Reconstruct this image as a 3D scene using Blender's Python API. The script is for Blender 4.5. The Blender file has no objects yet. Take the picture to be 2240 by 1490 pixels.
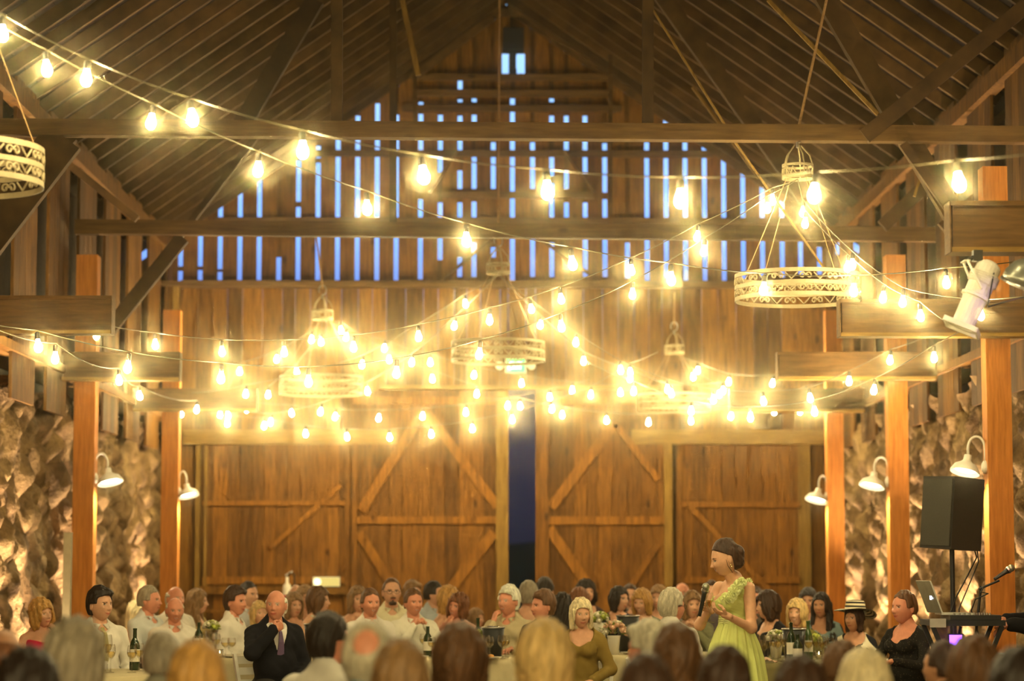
import bpy, math, random
import numpy as np
from mathutils import Vector, Matrix, Euler
R = math.radians
random.seed(11)
rng = np.random.RandomState(5)
sc = bpy.context.scene
col = sc.collection

# ------------------------------------------------------------------ camera
F_MM = 85.0
FPX = F_MM / 36.0 * 2240.0
TILT = math.atan((1239 - 745) / FPX)
YAW = math.atan((1120 - 1075) / FPX)
CAM = Vector((0, 0, 1.5))
cam_d = bpy.data.cameras.new('camera')
cam = bpy.data.objects.new('camera', cam_d)
col.objects.link(cam)
cam_d.lens = F_MM
cam_d.sensor_width = 36
cam.location = CAM
cam.rotation_euler = (R(90) + TILT, 0, -YAW)
cam_d.clip_end = 500
cam_d.dof.use_dof = True
cam_d.dof.focus_distance = 17.3
cam_d.dof.aperture_fstop = 1.7
cam_d.dof.aperture_blades = 0
sc.camera = cam
CROT = Euler((R(90) + TILT, 0, -YAW)).to_matrix()


def P(px, py, Y):
    """The point of the barn seen at pixel (px, py) at the distance Y down the barn."""
    d = CROT @ Vector(((px - 1120) / FPX, (745 - py) / FPX, -1.0))
    return CAM + d * (Y / d.y)


def S(Y):
    return FPX / Y


# ------------------------------------------------------------------ object helpers
def tag(o, label=None, cat=None, group=None, kind=None):
    if label: o['label'] = label
    if cat: o['category'] = cat
    if group: o['group'] = group
    if kind: o['kind'] = kind
    return o


def link(o, parent=None):
    col.objects.link(o)
    if parent is not None:
        o.parent = parent
    return o


def empty(name, loc, label=None, cat=None, group=None, rz=0.0, kind=None):
    o = bpy.data.objects.new(name, None)
    o.empty_display_size = 0.1
    o.location = loc
    o.rotation_euler = (0, 0, rz)
    col.objects.link(o)
    return tag(o, label, cat, group, kind)


class MB:
    """Collects shapes; build() links them as one mesh object."""
    def __init__(self):
        self.v, self.f, self.t, self.m = [], [], [], []

    def add(self, vs, fs, tone=1.0, mi=0):
        b = len(self.v)
        self.v.extend([tuple(p) for p in vs])
        self.t.extend([tone] * len(vs))
        self.f.extend([tuple(b + i for i in f) for f in fs])
        self.m.extend([mi] * len(fs))
        return self

    def box(self, lo, hi, tone=1.0, mi=0):
        x0, y0, z0 = lo
        x1, y1, z1 = hi
        vs = [(x0, y0, z0), (x1, y0, z0), (x1, y1, z0), (x0, y1, z0), (x0, y0, z1), (x1, y0, z1), (x1, y1, z1), (x0, y1, z1)]
        fs = [(0, 3, 2, 1), (4, 5, 6, 7), (0, 1, 5, 4), (1, 2, 6, 5), (2, 3, 7, 6), (3, 0, 4, 7)]
        return self.add(vs, fs, tone, mi)

    def bar(self, a, b, w, h, up=(0, 0, 1), tone=1.0, mi=0):
        a, b = Vector(a), Vector(b)
        d = (b - a).normalized()
        s = d.cross(Vector(up))
        if s.length < 1e-4:
            s = d.cross(Vector((1, 0, 0)))
        s.normalize()
        u = s.cross(d).normalized()
        vs = []
        for p in (a, b):
            for i, j in ((-1, -1), (1, -1), (1, 1), (-1, 1)):
                vs.append(p + s * (w / 2 * i) + u * (h / 2 * j))
        fs = [(0, 1, 2, 3), (7, 6, 5, 4), (0, 4, 5, 1), (1, 5, 6, 2), (2, 6, 7, 3), (3, 7, 4, 0)]
        return self.add(vs, fs, tone, mi)

    def tube(self, pts, r, n=8, tone=1.0, mi=0, caps=True):
        pts = [Vector(p) for p in pts]
        rr = r if isinstance(r, (list, tuple)) else [r] * len(pts)
        vs, fs = [], []
        prev = None
        for i, p in enumerate(pts):
            d = (pts[min(i + 1, len(pts) - 1)] - pts[max(i - 1, 0)]).normalized()
            if prev is None:
                s = d.cross(Vector((0, 0, 1)))
                if s.length < 1e-3:
                    s = d.cross(Vector((1, 0, 0)))
            else:
                s = prev - d * prev.dot(d)
            s.normalize()
            prev = s
            u = d.cross(s)
            for k in range(n):
                a = 2 * math.pi * k / n
                vs.append(p + (s * math.cos(a) + u * math.sin(a)) * rr[i])
        for i in range(len(pts) - 1):
            for k in range(n):
                k2 = (k + 1) % n
                fs.append((i * n + k, i * n + k2, (i + 1) * n + k2, (i + 1) * n + k))
        if caps:
            fs.append(tuple(range(n - 1, -1, -1)))
            fs.append(tuple((len(pts) - 1) * n + k for k in range(n)))
        return self.add(vs, fs, tone, mi)

    def lathe(self, prof, c=(0, 0, 0), n=24, axis=None, tone=1.0, mi=0):
        """prof: (radius, height) pairs; axis: a matrix for another direction."""
        vs, fs = [], []
        M = axis or Matrix.Identity(3)
        c = Vector(c)
        for r_, z_ in prof:
            for k in range(n):
                a = 2 * math.pi * k / n
                vs.append(c + M @ Vector((r_ * math.cos(a), r_ * math.sin(a), z_)))
        for i in range(len(prof) - 1):
            for k in range(n):
                k2 = (k + 1) % n
                fs.append((i * n + k, i * n + k2, (i + 1) * n + k2, (i + 1) * n + k))
        return self.add(vs, fs, tone, mi)

    def ball(self, c, r, n=10, tone=1.0, mi=0):
        rx, ry, rz = (r, r, r) if not isinstance(r, (tuple, list)) else r
        vs, fs = [], []
        m = max(5, n // 2 + 1)
        for i in range(m + 1):
            th = math.pi * i / m
            for k in range(n):
                a = 2 * math.pi * k / n
                vs.append((c[0] + rx * math.sin(th) * math.cos(a), c[1] + ry * math.sin(th) * math.sin(a), c[2] + rz * math.cos(th)))
        for i in range(m):
            for k in range(n):
                k2 = (k + 1) % n
                fs.append((i * n + k, (i + 1) * n + k, (i + 1) * n + k2, i * n + k2))
        return self.add(vs, fs, tone, mi)

    def build(self, name, mat, parent=None, origin=None, smooth=False):
        me = bpy.data.meshes.new(name)
        v = np.array(self.v, dtype=np.float64).reshape(-1, 3)
        if parent is not None and origin is None:
            off = parent_loc(parent)
        else:
            off = np.array(origin if origin is not None else (0, 0, 0), dtype=float)
        me.from_pydata((v - off).tolist(), [], self.f)
        a = me.attributes.new('tone', 'FLOAT', 'POINT')
        a.data.foreach_set('value', self.t)
        mats = mat if isinstance(mat, (list, tuple)) else [mat]
        for m in mats:
            me.materials.append(m)
        if len(mats) > 1:
            me.polygons.foreach_set('material_index', self.m)
        if smooth:
            me.polygons.foreach_set('use_smooth', [True] * len(me.polygons))
        me.update()
        o = bpy.data.objects.new(name, me)
        if parent is None and origin is not None:
            o.location = origin
        link(o, parent)
        return o


def parent_loc(p):
    l = np.zeros(3)
    while p is not None:
        l += np.array(p.location)
        p = p.parent
    return l


def struct(o):
    o['kind'] = 'structure'
    return o


# ------------------------------------------------------------------ materials
def mat_new(name):
    m = bpy.data.materials.new(name)
    m.use_nodes = True
    nt = m.node_tree
    nt.nodes.clear()
    out = nt.nodes.new('ShaderNodeOutputMaterial')
    return m, nt, out


def pbsdf(nt, out, color=(0.8, 0.8, 0.8), rough=0.6, metal=0.0, spec=0.4, **kw):
    b = nt.nodes.new('ShaderNodeBsdfPrincipled')
    b.inputs['Base Color'].default_value = (*color, 1)
    b.inputs['Roughness'].default_value = rough
    b.inputs['Metallic'].default_value = metal
    b.inputs['Specular IOR Level'].default_value = spec
    for k, v in kw.items():
        b.inputs[k.replace('_', ' ')].default_value = v
    nt.links.new(b.outputs[0], out.inputs[0])
    return b


def noise_col(nt, c0, c1, scale, vec_scale=(1, 1, 1), detail=4, lo=0.3, hi=0.7, coord='Object', rough=0.6):
    tc = nt.nodes.new('ShaderNodeTexCoord')
    mp = nt.nodes.new('ShaderNodeMapping')
    mp.inputs['Scale'].default_value = vec_scale
    nt.links.new(tc.outputs[coord], mp.inputs[0])
    n = nt.nodes.new('ShaderNodeTexNoise')
    n.inputs['Scale'].default_value = scale
    n.inputs['Detail'].default_value = detail
    n.inputs['Roughness'].default_value = rough
    nt.links.new(mp.outputs[0], n.inputs['Vector'])
    r = nt.nodes.new('ShaderNodeValToRGB')
    r.color_ramp.elements[0].position = lo
    r.color_ramp.elements[0].color = (*c0, 1)
    r.color_ramp.elements[1].position = hi
    r.color_ramp.elements[1].color = (*c1, 1)
    nt.links.new(n.outputs[0], r.inputs[0])
    return r, n, mp


_mc = {}


def plain(name, color, rough=0.6, metal=0.0, spec=0.4, var=0.12, scale=14, bump=0.0, **kw):
    if name in _mc: return _mc[name]
    m, nt, out = mat_new(name)
    b = pbsdf(nt, out, color, rough, metal, spec, **kw)
    c0 = tuple(c * (1 - var) for c in color)
    c1 = tuple(min(1, c * (1 + var)) for c in color)
    r, n, mp = noise_col(nt, c0, c1, scale)
    nt.links.new(r.outputs[0], b.inputs['Base Color'])
    if bump:
        bn = nt.nodes.new('ShaderNodeBump')
        bn.inputs['Strength'].default_value = bump
        bn.inputs['Distance'].default_value = 0.02
        nt.links.new(n.outputs[0], bn.inputs['Height'])
        nt.links.new(bn.outputs[0], b.inputs['Normal'])
    _mc[name] = m
    return m


def wood(name, dark, light, grain=(14, 14, 1.2), scale=2.2, rough=0.75, bump=0.35, knots=True):
    """Sawn timber: grain stretched along one axis, a tone for every board, knots."""
    if name in _mc: return _mc[name]
    m, nt, out = mat_new(name)
    b = pbsdf(nt, out, light, rough, 0, 0.25)
    r, n, mp = noise_col(nt, dark, light, scale, grain, 6, 0.32, 0.68)
    at = nt.nodes.new('ShaderNodeAttribute')
    at.attribute_name = 'tone'
    mul = nt.nodes.new('ShaderNodeVectorMath')
    mul.operation = 'SCALE'
    nt.links.new(r.outputs[0], mul.inputs[0])
    nt.links.new(at.outputs['Fac'], mul.inputs['Scale'])
    last = mul.outputs[0]
    if knots:
        v = nt.nodes.new('ShaderNodeTexVoronoi')
        v.inputs['Scale'].default_value = 1.0
        mp2 = nt.nodes.new('ShaderNodeMapping')
        mp2.inputs['Scale'].default_value = tuple(3.5 if g > 3 else 1.7 for g in grain)
        tc = nt.nodes.new('ShaderNodeTexCoord')
        nt.links.new(tc.outputs['Object'], mp2.inputs[0])
        nt.links.new(mp2.outputs[0], v.inputs['Vector'])
        rr = nt.nodes.new('ShaderNodeValToRGB')
        rr.color_ramp.elements[0].position = 0.06
        rr.color_ramp.elements[0].color = (0.35, 0.3, 0.28, 1)
        rr.color_ramp.elements[1].position = 0.13
        rr.color_ramp.elements[1].color = (1, 1, 1, 1)
        nt.links.new(v.outputs['Distance'], rr.inputs[0])
        m2 = nt.nodes.new('ShaderNodeVectorMath')
        m2.operation = 'MULTIPLY'
        nt.links.new(last, m2.inputs[0])
        nt.links.new(rr.outputs[0], m2.inputs[1])
        last = m2.outputs[0]
    nt.links.new(last, b.inputs['Base Color'])
    bn = nt.nodes.new('ShaderNodeBump')
    bn.inputs['Strength'].default_value = bump
    bn.inputs['Distance'].default_value = 0.01
    nt.links.new(n.outputs[0], bn.inputs['Height'])
    nt.links.new(bn.outputs[0], b.inputs['Normal'])
    _mc[name] = m
    return m


def emit(name, color, strength):
    if name in _mc: return _mc[name]
    m, nt, out = mat_new(name)
    e = nt.nodes.new('ShaderNodeEmission')
    e.inputs[0].default_value = (*color, 1)
    e.inputs[1].default_value = strength
    nt.links.new(e.outputs[0], out.inputs[0])
    _mc[name] = m
    return m


def glass(name, color=(1, 1, 1), rough=0.02):
    """Thin clear glass: mostly lets light through, reflects at its edge."""
    if name in _mc: return _mc[name]
    m, nt, out = mat_new(name)
    t = nt.nodes.new('ShaderNodeBsdfTransparent')
    t.inputs[0].default_value = (*color, 1)
    g = nt.nodes.new('ShaderNodeBsdfGlossy')
    g.inputs['Roughness'].default_value = rough
    lw = nt.nodes.new('ShaderNodeLayerWeight')
    lw.inputs[0].default_value = 0.35
    mr = nt.nodes.new('ShaderNodeMapRange')
    mr.inputs['To Min'].default_value = 0.08
    mr.inputs['To Max'].default_value = 0.75
    nt.links.new(lw.outputs['Facing'], mr.inputs[0])
    mx = nt.nodes.new('ShaderNodeMixShader')
    nt.links.new(mr.outputs[0], mx.inputs[0])
    nt.links.new(t.outputs[0], mx.inputs[1])
    nt.links.new(g.outputs[0], mx.inputs[2])
    nt.links.new(mx.outputs[0], out.inputs[0])
    _mc[name] = m
    return m


OLD = wood('weathered_barn_board', (0.07, 0.026, 0.003), (0.27, 0.125, 0.016))
OLDR = wood('old_reddish_board', (0.072, 0.024, 0.0048), (0.18, 0.072, 0.012))
DOORW = wood('door_plank', (0.07, 0.026, 0.003), (0.24, 0.10, 0.012))
RAIL = wood('pale_rail', (0.15, 0.08, 0.015), (0.32, 0.19, 0.04), grain=(1.2, 14, 14), knots=False)
PALE = wood('pale_upright', (0.15, 0.08, 0.015), (0.32, 0.19, 0.04), knots=False)
POSTW = wood('orange_post', (0.42, 0.14, 0.022), (0.68, 0.27, 0.05), knots=False)
BEAMX = wood('beam_across', (0.072, 0.036, 0.0084), (0.162, 0.09, 0.024), grain=(1.2, 14, 14))
BOXB = wood('corbel_wood', (0.0845, 0.0423, 0.0104), (0.195, 0.0975, 0.026), grain=(1.2, 14, 14), knots=False)
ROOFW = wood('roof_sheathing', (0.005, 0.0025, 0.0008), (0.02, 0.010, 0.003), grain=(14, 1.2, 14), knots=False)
RAFT = wood('rafter_wood', (0.04, 0.02, 0.005), (0.12, 0.065, 0.018), grain=(2, 14, 2), knots=False)
BLACK = plain('black_paint', (0.012, 0.012, 0.012), 0.5)
WHITE = plain('white_enamel', (0.75, 0.72, 0.62), 0.45, var=0.05)
IVORYM = plain('ivory_iron', (0.3, 0.24, 0.13), 0.55, var=0.1)
CORD = plain('cord_rubber', (0.12, 0.095, 0.05), 0.5)
ROPE = plain('rope_fibre', (0.4, 0.24, 0.1), 0.9, var=0.3, scale=60)
STEEL = plain('brushed_steel', (0.55, 0.53, 0.5), 0.3, 1.0)
# ------------------------------------------------------------------ the barn
BY = 32.4                       # inner face of the gable wall
XL, XR = -4.27, 4.5              # inner faces of the stone walls
XC = 0.2
APEX = 9.05
PITCH = 0.70
Y0 = -3.0


def roof_z(x):
    return APEX - PITCH * abs(x - XC)


rr = random.Random(3)
# floor, outside ground, front wall
m, nt, out = mat_new('floor_wood')
b = pbsdf(nt, out, (0.12, 0.06, 0.03), 0.55)
r_, n_, _ = noise_col(nt, (0.07, 0.035, 0.015), (0.18, 0.1, 0.05), 2.0, (12, 1, 1))
nt.links.new(r_.outputs[0], b.inputs['Base Color'])
fl = MB()
for i in range(36):
    x = XL - 0.6 + i * 0.27
    fl.box((x, Y0, -0.05), (x + 0.265, BY + 0.2, 0.0), rr.uniform(0.8, 1.1))
struct(fl.build('floor', m))
gm = plain('night_grass', (0.004, 0.005, 0.003), 1.0, spec=0.0, scale=0.6, var=0.5)
g = MB()
g.box((-60, -20, -0.4), (60, BY + 55, -0.06))
struct(g.build('ground', gm))
hm = MB()
hv = []
N = 40
for i in range(N + 1):
    x = -50 + 100 * i / N
    hv.append((x, BY + 48, -0.3))
    hv.append((x, BY + 53, 1.9 + 0.6 * math.sin(i * 0.7) + 0.3 * math.sin(i * 2.1)))
    hv.append((x, BY + 60, -0.3))
hm.add(hv, [(3 * i, 3 * i + 3, 3 * i + 4, 3 * i + 1) for i in range(N)] + [(3 * i + 1, 3 * i + 4, 3 * i + 5, 3 * i + 2) for i in range(N)])
struct(hm.build('hill', gm))

# sky dome of dusk light, deep at the horizon and clearer blue above
m, nt, out = mat_new('dusk_sky')
tc = nt.nodes.new('ShaderNodeTexCoord')
sx = nt.nodes.new('ShaderNodeSeparateXYZ')
nt.links.new(tc.outputs['Object'], sx.inputs[0])
mr = nt.nodes.new('ShaderNodeMapRange')
mr.inputs['From Min'].default_value = 0.0
mr.inputs['From Max'].default_value = 28.0
nt.links.new(sx.outputs[2], mr.inputs[0])
ramp = nt.nodes.new('ShaderNodeValToRGB')
cr = ramp.color_ramp
cr.elements[0].position = 0.0
cr.elements[0].color = (0.004, 0.006, 0.014, 1)
cr.elements[1].position = 1.0
cr.elements[1].color = (0.45, 0.75, 1.0, 1)
for p_, c_ in ((0.2, (0.006, 0.009, 0.028, 1)), (0.36, (0.014, 0.02, 0.07, 1)), (0.46, (0.12, 0.18, 0.5, 1)), (0.55, (0.2, 0.42, 1.0, 1))):
    e_ = cr.elements.new(p_)
    e_.color = c_
nt.links.new(mr.outputs[0], ramp.inputs[0])
em = nt.nodes.new('ShaderNodeEmission')
em.inputs[1].default_value = 1.5
nt.links.new(ramp.outputs[0], em.inputs[0])
nt.links.new(em.outputs[0], out.inputs[0])
SKYM, SKYE = m, em
try:
    m.cycles.emission_sampling = 'NONE'
except Exception:
    pass
sd = MB()
sd.ball((0, 0, 0), 105, 48)
o = sd.build('sky', m, smooth=True)
struct(o)

# gable wall: upright boards with the gaps the dusk shows through
SLITS = {
    397: [(522, 582), (592, 617)], 440: [(512, 582), (590, 617)], 483: [(442, 476), (495, 588), (594, 617)],
    526: [(415, 476), (495, 617)], 568: [(388, 478), (490, 617)], 611: [(562, 617)],
    653: [(350, 440), (452, 480), (484, 617)], 696: [(318, 345), (355, 480), (486, 616)], 739: [(300, 330), (340, 480), (486, 614)],
    782: [(252, 330), (340, 480), (486, 614)], 825: [(225, 330), (340, 480), (486, 616)], 867: [(250, 330), (342, 480), (486, 620)],
    920: [(222, 240), (248, 330), (435, 610)], 963: [(250, 376), (442, 568)], 1006: [(172, 194), (216, 222), (252, 328), (372, 412), (442, 500), (562, 605)],
    1037: [(214, 222), (250, 290), (335, 412), (440, 482), (530, 605)], 1079: [(310, 412), (478, 500), (540, 562)], 1121: [(214, 620)],
    1165: [(310, 412), (480, 605)], 1207: [(214, 222), (252, 290), (335, 384), (400, 484), (530, 605)], 1239: [(252, 330), (372, 412), (442, 500)],
    1280: [(252, 378), (442, 605)], 1323: [(312, 420), (435, 605)], 1372: [(530, 608)], 1415: [(310, 332), (345, 486), (492, 615)],
    1457: [(255, 332), (345, 486), (492, 606)], 1499: [(310, 332), (345, 486), (492, 618)], 1541: [(312, 332), (345, 486), (520, 625)],
    1583: [(345, 486), (520, 625)], 1625: [(366, 486), (520, 610)], 1667: [(394, 486), (520, 606)], 1710: [(422, 486), (520, 606)],
    1750: [(528, 600)], 1791: [(540, 600)], 1832: [(530, 556)],
}
xs = sorted(SLITS)
gap = 0.062
gw = MB()
cx = [P(x, 400, BY).x for x in xs]
edges = [XL - 0.8] + cx + [XR + 0.8]
z_lo = P(1121, 622, BY).z
DOOR_L, DOOR_R, DOOR_T = P(1112, 1000, BY).x, P(1172, 1000, BY).x, P(1121, 850, BY).z
for i in range(len(edges) - 1):
    a, b_ = edges[i] + (gap / 2 if i else 0), edges[i + 1] - (gap / 2 if i < len(edges) - 2 else 0)
    # split wide spans into boards
    n = max(1, round((b_ - a) / 0.24))
    for k in range(n):
        tn = 0
        x0, x1 = a + (b_ - a) * k / n, a + (b_ - a) * (k + 1) / n - (0.004 if k < n - 1 else 0)
        tn = rr.uniform(0.7, 1.15)
        zt0, zt1 = roof_z(x0), roof_z(x1)
        # hatch opening under the ridge
        hx0, hx1 = P(1098, 140, BY).x, P(1148, 140, BY).x
        hz0, hz1 = P(1121, 163, BY).z, P(1121, 117, BY).z
        def brd(xa, xb, za, zb0, zb1):
            y0, y1 = BY + 0.004, BY + 0.034
            gw.add([(xa, y0, za), (xb, y0, za), (xb, y1, za), (xa, y1, za), (xa, y0, zb0), (xb, y0, zb1), (xb, y1, zb1), (xa, y1, zb0)],
                   [(0, 3, 2, 1), (4, 5, 6, 7), (0, 1, 5, 4), (1, 2, 6, 5), (2, 3, 7, 6), (3, 0, 4, 7)], tn)
        if x1 > hx0 and x0 < hx1:
            brd(x0, x1, z_lo, hz0, hz0)
            brd(x0, x1, hz1, zt0, zt1)
            if x0 < hx0: brd(x0, hx0, hz0, hz1, hz1)
            if x1 > hx1: brd(hx1, x1, hz0, hz1, hz1)
        else:
            brd(x0, x1, z_lo, zt0, zt1)
for x, c in zip(xs, cx):
    segs = sorted([(P(x, b2, BY).z, P(x, a2, BY).z) for a2, b2 in SLITS[x]])
    z = z_lo
    for s0, s1 in segs + [(roof_z(c), roof_z(c))]:
        if s0 - z > 0.02:
            gw.box((c - gap / 2 - 0.02, BY + 0.035, z), (c + gap / 2 + 0.02, BY + 0.055, s0), rr.uniform(0.5, 0.8))
        z = s1
for (px, a2, b2) in ((1048, 143, 160), (1199, 143, 160), (1241, 174, 198)):
    pass
# lower boards down to the door openings
x = XL - 0.5
while x < XR + 0.5:
    w = rr.uniform(0.17, 0.28)
    if x < DOOR_L < x + w: w = DOOR_L - x
    zb = DOOR_T if DOOR_L - 0.01 <= x < DOOR_R else 0.0
    if zb and x + w > DOOR_R: w = DOOR_R - x
    gw.box((x, BY + 0.004 + rr.uniform(0, 0.012), zb), (x + w - 0.004, BY + 0.04, z_lo + 0.02), rr.uniform(0.45, 1.35))
    x += w
struct(gw.build('wall_back', OLD))
bg = MB()      # girts nailed across the inside of the gable
for y_, x0, x1 in ((168, 905, 1335), (203, 905, 1335), (236, 880, 1360), (335, 690, 1560), (482, 470, 1760), (426, 965, 1300)):
    a = P(x0, y_, BY - 0.05)
    b_ = P(x1, y_, BY - 0.05)
    bg.box((a.x, BY - 0.06, a.z - 0.045), (b_.x, BY, a.z + 0.045), rr.uniform(0.8, 1.1))
for (a, b_) in (((1000, 330), (940, 420)), ((1235, 330), (1300, 420)), ((1100, 500), (960, 620)), ((1150, 500), (1290, 600))):
    bg.bar(P(*a, BY - 0.08), P(*b_, BY - 0.08), 0.03, 0.15, up=(0, 1, 0))
struct(bg.build('trim_1', BEAMX))
# pulley housing over the hatch and the wheel that shows in it
ph = MB()
c_ = P(1123, 92, BY - 0.2)
ph.box((c_.x - 0.14, BY - 0.34, c_.z - 0.13), (c_.x + 0.14, BY - 0.06, c_.z + 0.17))
c2 = P(1123, 140, BY - 0.2)
hp = empty('hay_pulley', (c2.x, BY - 0.2, c2.z - 0.14), 'dark hay pulley hanging in the bright hatch under the ridge', 'pulley')
ph.build('housing', BLACK, hp)
wv = MB()
wv.lathe([(0.0, -0.03), (0.05, -0.03), (0.035, 0), (0.05, 0.03), (0.0, 0.03)], (c2.x, BY - 0.2, c2.z), 20, Matrix.Rotation(R(90), 3, 'Y'))
wv.add([(c2.x - .05, BY - .2, c2.z + .16), (c2.x + .05, BY - .2, c2.z + .16), (c2.x + .012, BY - .2, c2.z), (c2.x - .012, BY - .2, c2.z),
        (c2.x - .05, BY - .18, c2.z + .16), (c2.x + .05, BY - .18, c2.z + .16), (c2.x + .012, BY - .18, c2.z), (c2.x - .012, BY - .18, c2.z)],
       [(0, 3, 2, 1), (4, 5, 6, 7), (0, 1, 5, 4), (1, 2, 6, 5), (2, 3, 7, 6), (3, 0, 4, 7)])
wv.box((c2.x - .045, BY - .21, c2.z - .14), (c2.x + .045, BY - .19, c2.z - .07))
wv.build('wheel', BLACK, hp)

# horizontal timbers on the end wall
tn_ = 2


def trim_box(x0, x1, ya, yb, d0, d1, mat=RAIL, name=None):
    global tn_
    a, b_ = P(x0, yb, BY - d1), P(x1, ya, BY - d1)
    o = struct(MB().box((a.x, BY - d1, a.z), (b_.x, BY - d0, b_.z)).build(name or 'trim_%d' % tn_, mat))
    tn_ += 1
    return o


trim_box(395, 1830, 614, 628, 0.0, 0.14, BEAMX)        # plate under the slits
trim_box(830, 1440, 843, 852, 0.0, 0.10, RAIL)         # door track
trim_box(400, 868, 940, 972, 0.0, 0.16, RAIL)
trim_box(1382, 1812, 940, 972, 0.0, 0.16, RAIL)
trim_box(370, 392, 622, 1300, 0.0, 0.12, PALE)
trim_box(425, 440, 965, 1290, 0.0, 0.08, PALE)
trim_box(1748, 1772, 972, 1290, 0.0, 0.10, PALE)

# planked doors: (left, right, top, upper look)


def plank_door(name, xl, xr, yt, yoff, braces, rails, stiles, mat=DOORW):
    a, b_ = P(xl, yt, BY - yoff), P(xr, yt, BY - yoff)
    root = struct(empty(name, ((a.x + b_.x) / 2, BY - yoff, 0.02)))
    p = MB()
    x = a.x
    while x < b_.x - 0.02:
        w = min(rr.uniform(0.14, 0.22), b_.x - x)
        p.box((x, BY - yoff + rr.uniform(0, .006), 0.03), (x + w - 0.005, BY - yoff + 0.03, a.z), rr.uniform(0.55, 1.4))
        x += w
    p.build('planking', mat, root)
    for i, (q0, q1, w) in enumerate(braces):
        c0, c1 = P(*q0, BY - yoff - 0.02), P(*q1, BY - yoff - 0.02)
        MB().bar(c0, c1, w / S(BY), 0.035, up=(0, 1, 0), tone=rr.uniform(1.25, 1.6)).build('brace', DOORW, root)
    for (x0, x1, ya, yb) in rails:
        c0, c1 = P(x0, yb, BY - yoff - 0.035), P(x1, ya, BY - yoff - 0.035)
        MB().box((c0.x, BY - yoff - 0.036, c0.z), (c1.x, BY - yoff - 0.002, c1.z), 1.5).build('rail', DOORW, root)
    for (x0, x1, ya, yb, mt) in stiles:
        c0, c1 = P(x0, yb, BY - yoff - 0.04), P(x1, ya, BY - yoff - 0.04)
        MB().box((c0.x, BY - yoff - 0.04, max(0.03, c0.z)), (c1.x, BY - yoff - 0.002, c1.z)).build('stile', mt, root)
    return root


plank_door('door_1', 768, 1112, 855, 0.14, [((790, 1118), (925, 900), 22), ((935, 905), (1088, 1108), 20), ((785, 1165), (865, 1290), 20), ((1080, 1165), (985, 1290), 22)],
           [(770, 1085, 1130, 1146), (770, 1085, 868, 884)], [(1085, 1112, 856, 1480, PALE), (768, 782, 970, 1480, DOORW)])
plank_door('door_2', 1172, 1462, 855, 0.14, [((1205, 1110), (1345, 925), 22), ((1345, 925), (1440, 1050), 14), ((1200, 1155), (1300, 1300), 22), ((1440, 1190), (1370, 1300), 12)],
           [(1200, 1462, 1130, 1148), (1200, 1462, 868, 884)], [(1172, 1200, 856, 1480, DOORW), (1455, 1470, 972, 1480, PALE)])
plank_door('door_3', 442, 766, 972, 0.10, [((745, 1062), (590, 1200), 10)], [(442, 766, 1096, 1106), (442, 766, 1262, 1278)], [(442, 454, 975, 1480, PALE), (752, 766, 975, 1480, DOORW)])
plank_door('door_4', 1482, 1750, 972, 0.10, [((1508, 1105), (1690, 1300), 12)], [(1482, 1750, 1098, 1110), (1482, 1750, 1262, 1276)], [(1482, 1492, 975, 1480, DOORW)], DOORW)
# dark bench-high panelling left and right under the doors
trim_box(436, 760, 1282, 1300, 0.15, 0.20, OLD)

# stone side walls, rough fieldstone
m, nt, out = mat_new('fieldstone')
b = pbsdf(nt, out, (0.4, 0.3, 0.2), 0.85, spec=0.2)
tc = nt.nodes.new('ShaderNodeTexCoord')
vo = nt.nodes.new('ShaderNodeTexVoronoi')
vo.inputs['Scale'].default_value = 2.2
nt.links.new(tc.outputs['Object'], vo.inputs['Vector'])
r1, n1, _ = noise_col(nt, (0.07, 0.042, 0.016), (0.36, 0.25, 0.12), 5.0, (1, 1, 1), 8)
mixc = nt.nodes.new('ShaderNodeMix')
mixc.data_type = 'RGBA'
mixc.blend_type = 'MULTIPLY'
mixc.inputs[0].default_value = 0.6
sepc = nt.nodes.new('ShaderNodeValToRGB')
sepc.color_ramp.elements[0].color = (0.55, 0.38, 0.25, 1)
sepc.color_ramp.elements[1].color = (1.3, 1.2, 1.0, 1)
bw = nt.nodes.new('ShaderNodeSeparateColor')
nt.links.new(vo.outputs['Color'], bw.inputs[0])
nt.links.new(bw.outputs[0], sepc.inputs[0])
nt.links.new(r1.outputs[0], mixc.inputs['A'])
nt.links.new(sepc.outputs[0], mixc.inputs['B'])
nt.links.new(mixc.outputs['Result'], b.inputs['Base Color'])
bn = nt.nodes.new('ShaderNodeBump')
bn.inputs['Strength'].default_value = 1.0
bn.inputs['Distance'].default_value = 0.10
nt.links.new(n1.outputs[0], bn.inputs['Height'])
nt.links.new(bn.outputs[0], b.inputs['Normal'])
STONE = m


def cellular(u, v, seeds):
    d1 = np.full(u.shape, 9.0)
    d2 = np.full(u.shape, 9.0)
    idx = np.zeros(u.shape, int)
    for i, (a, c, rad) in enumerate(seeds):
        d = np.hypot((u - a), (v - c)) / rad
        n1_ = d < d1
        d2 = np.where(n1_, d1, np.minimum(d2, d))
        idx = np.where(n1_, i, idx)
        d1 = np.where(n1_, d, d1)
    return d1, d2, idx


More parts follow.
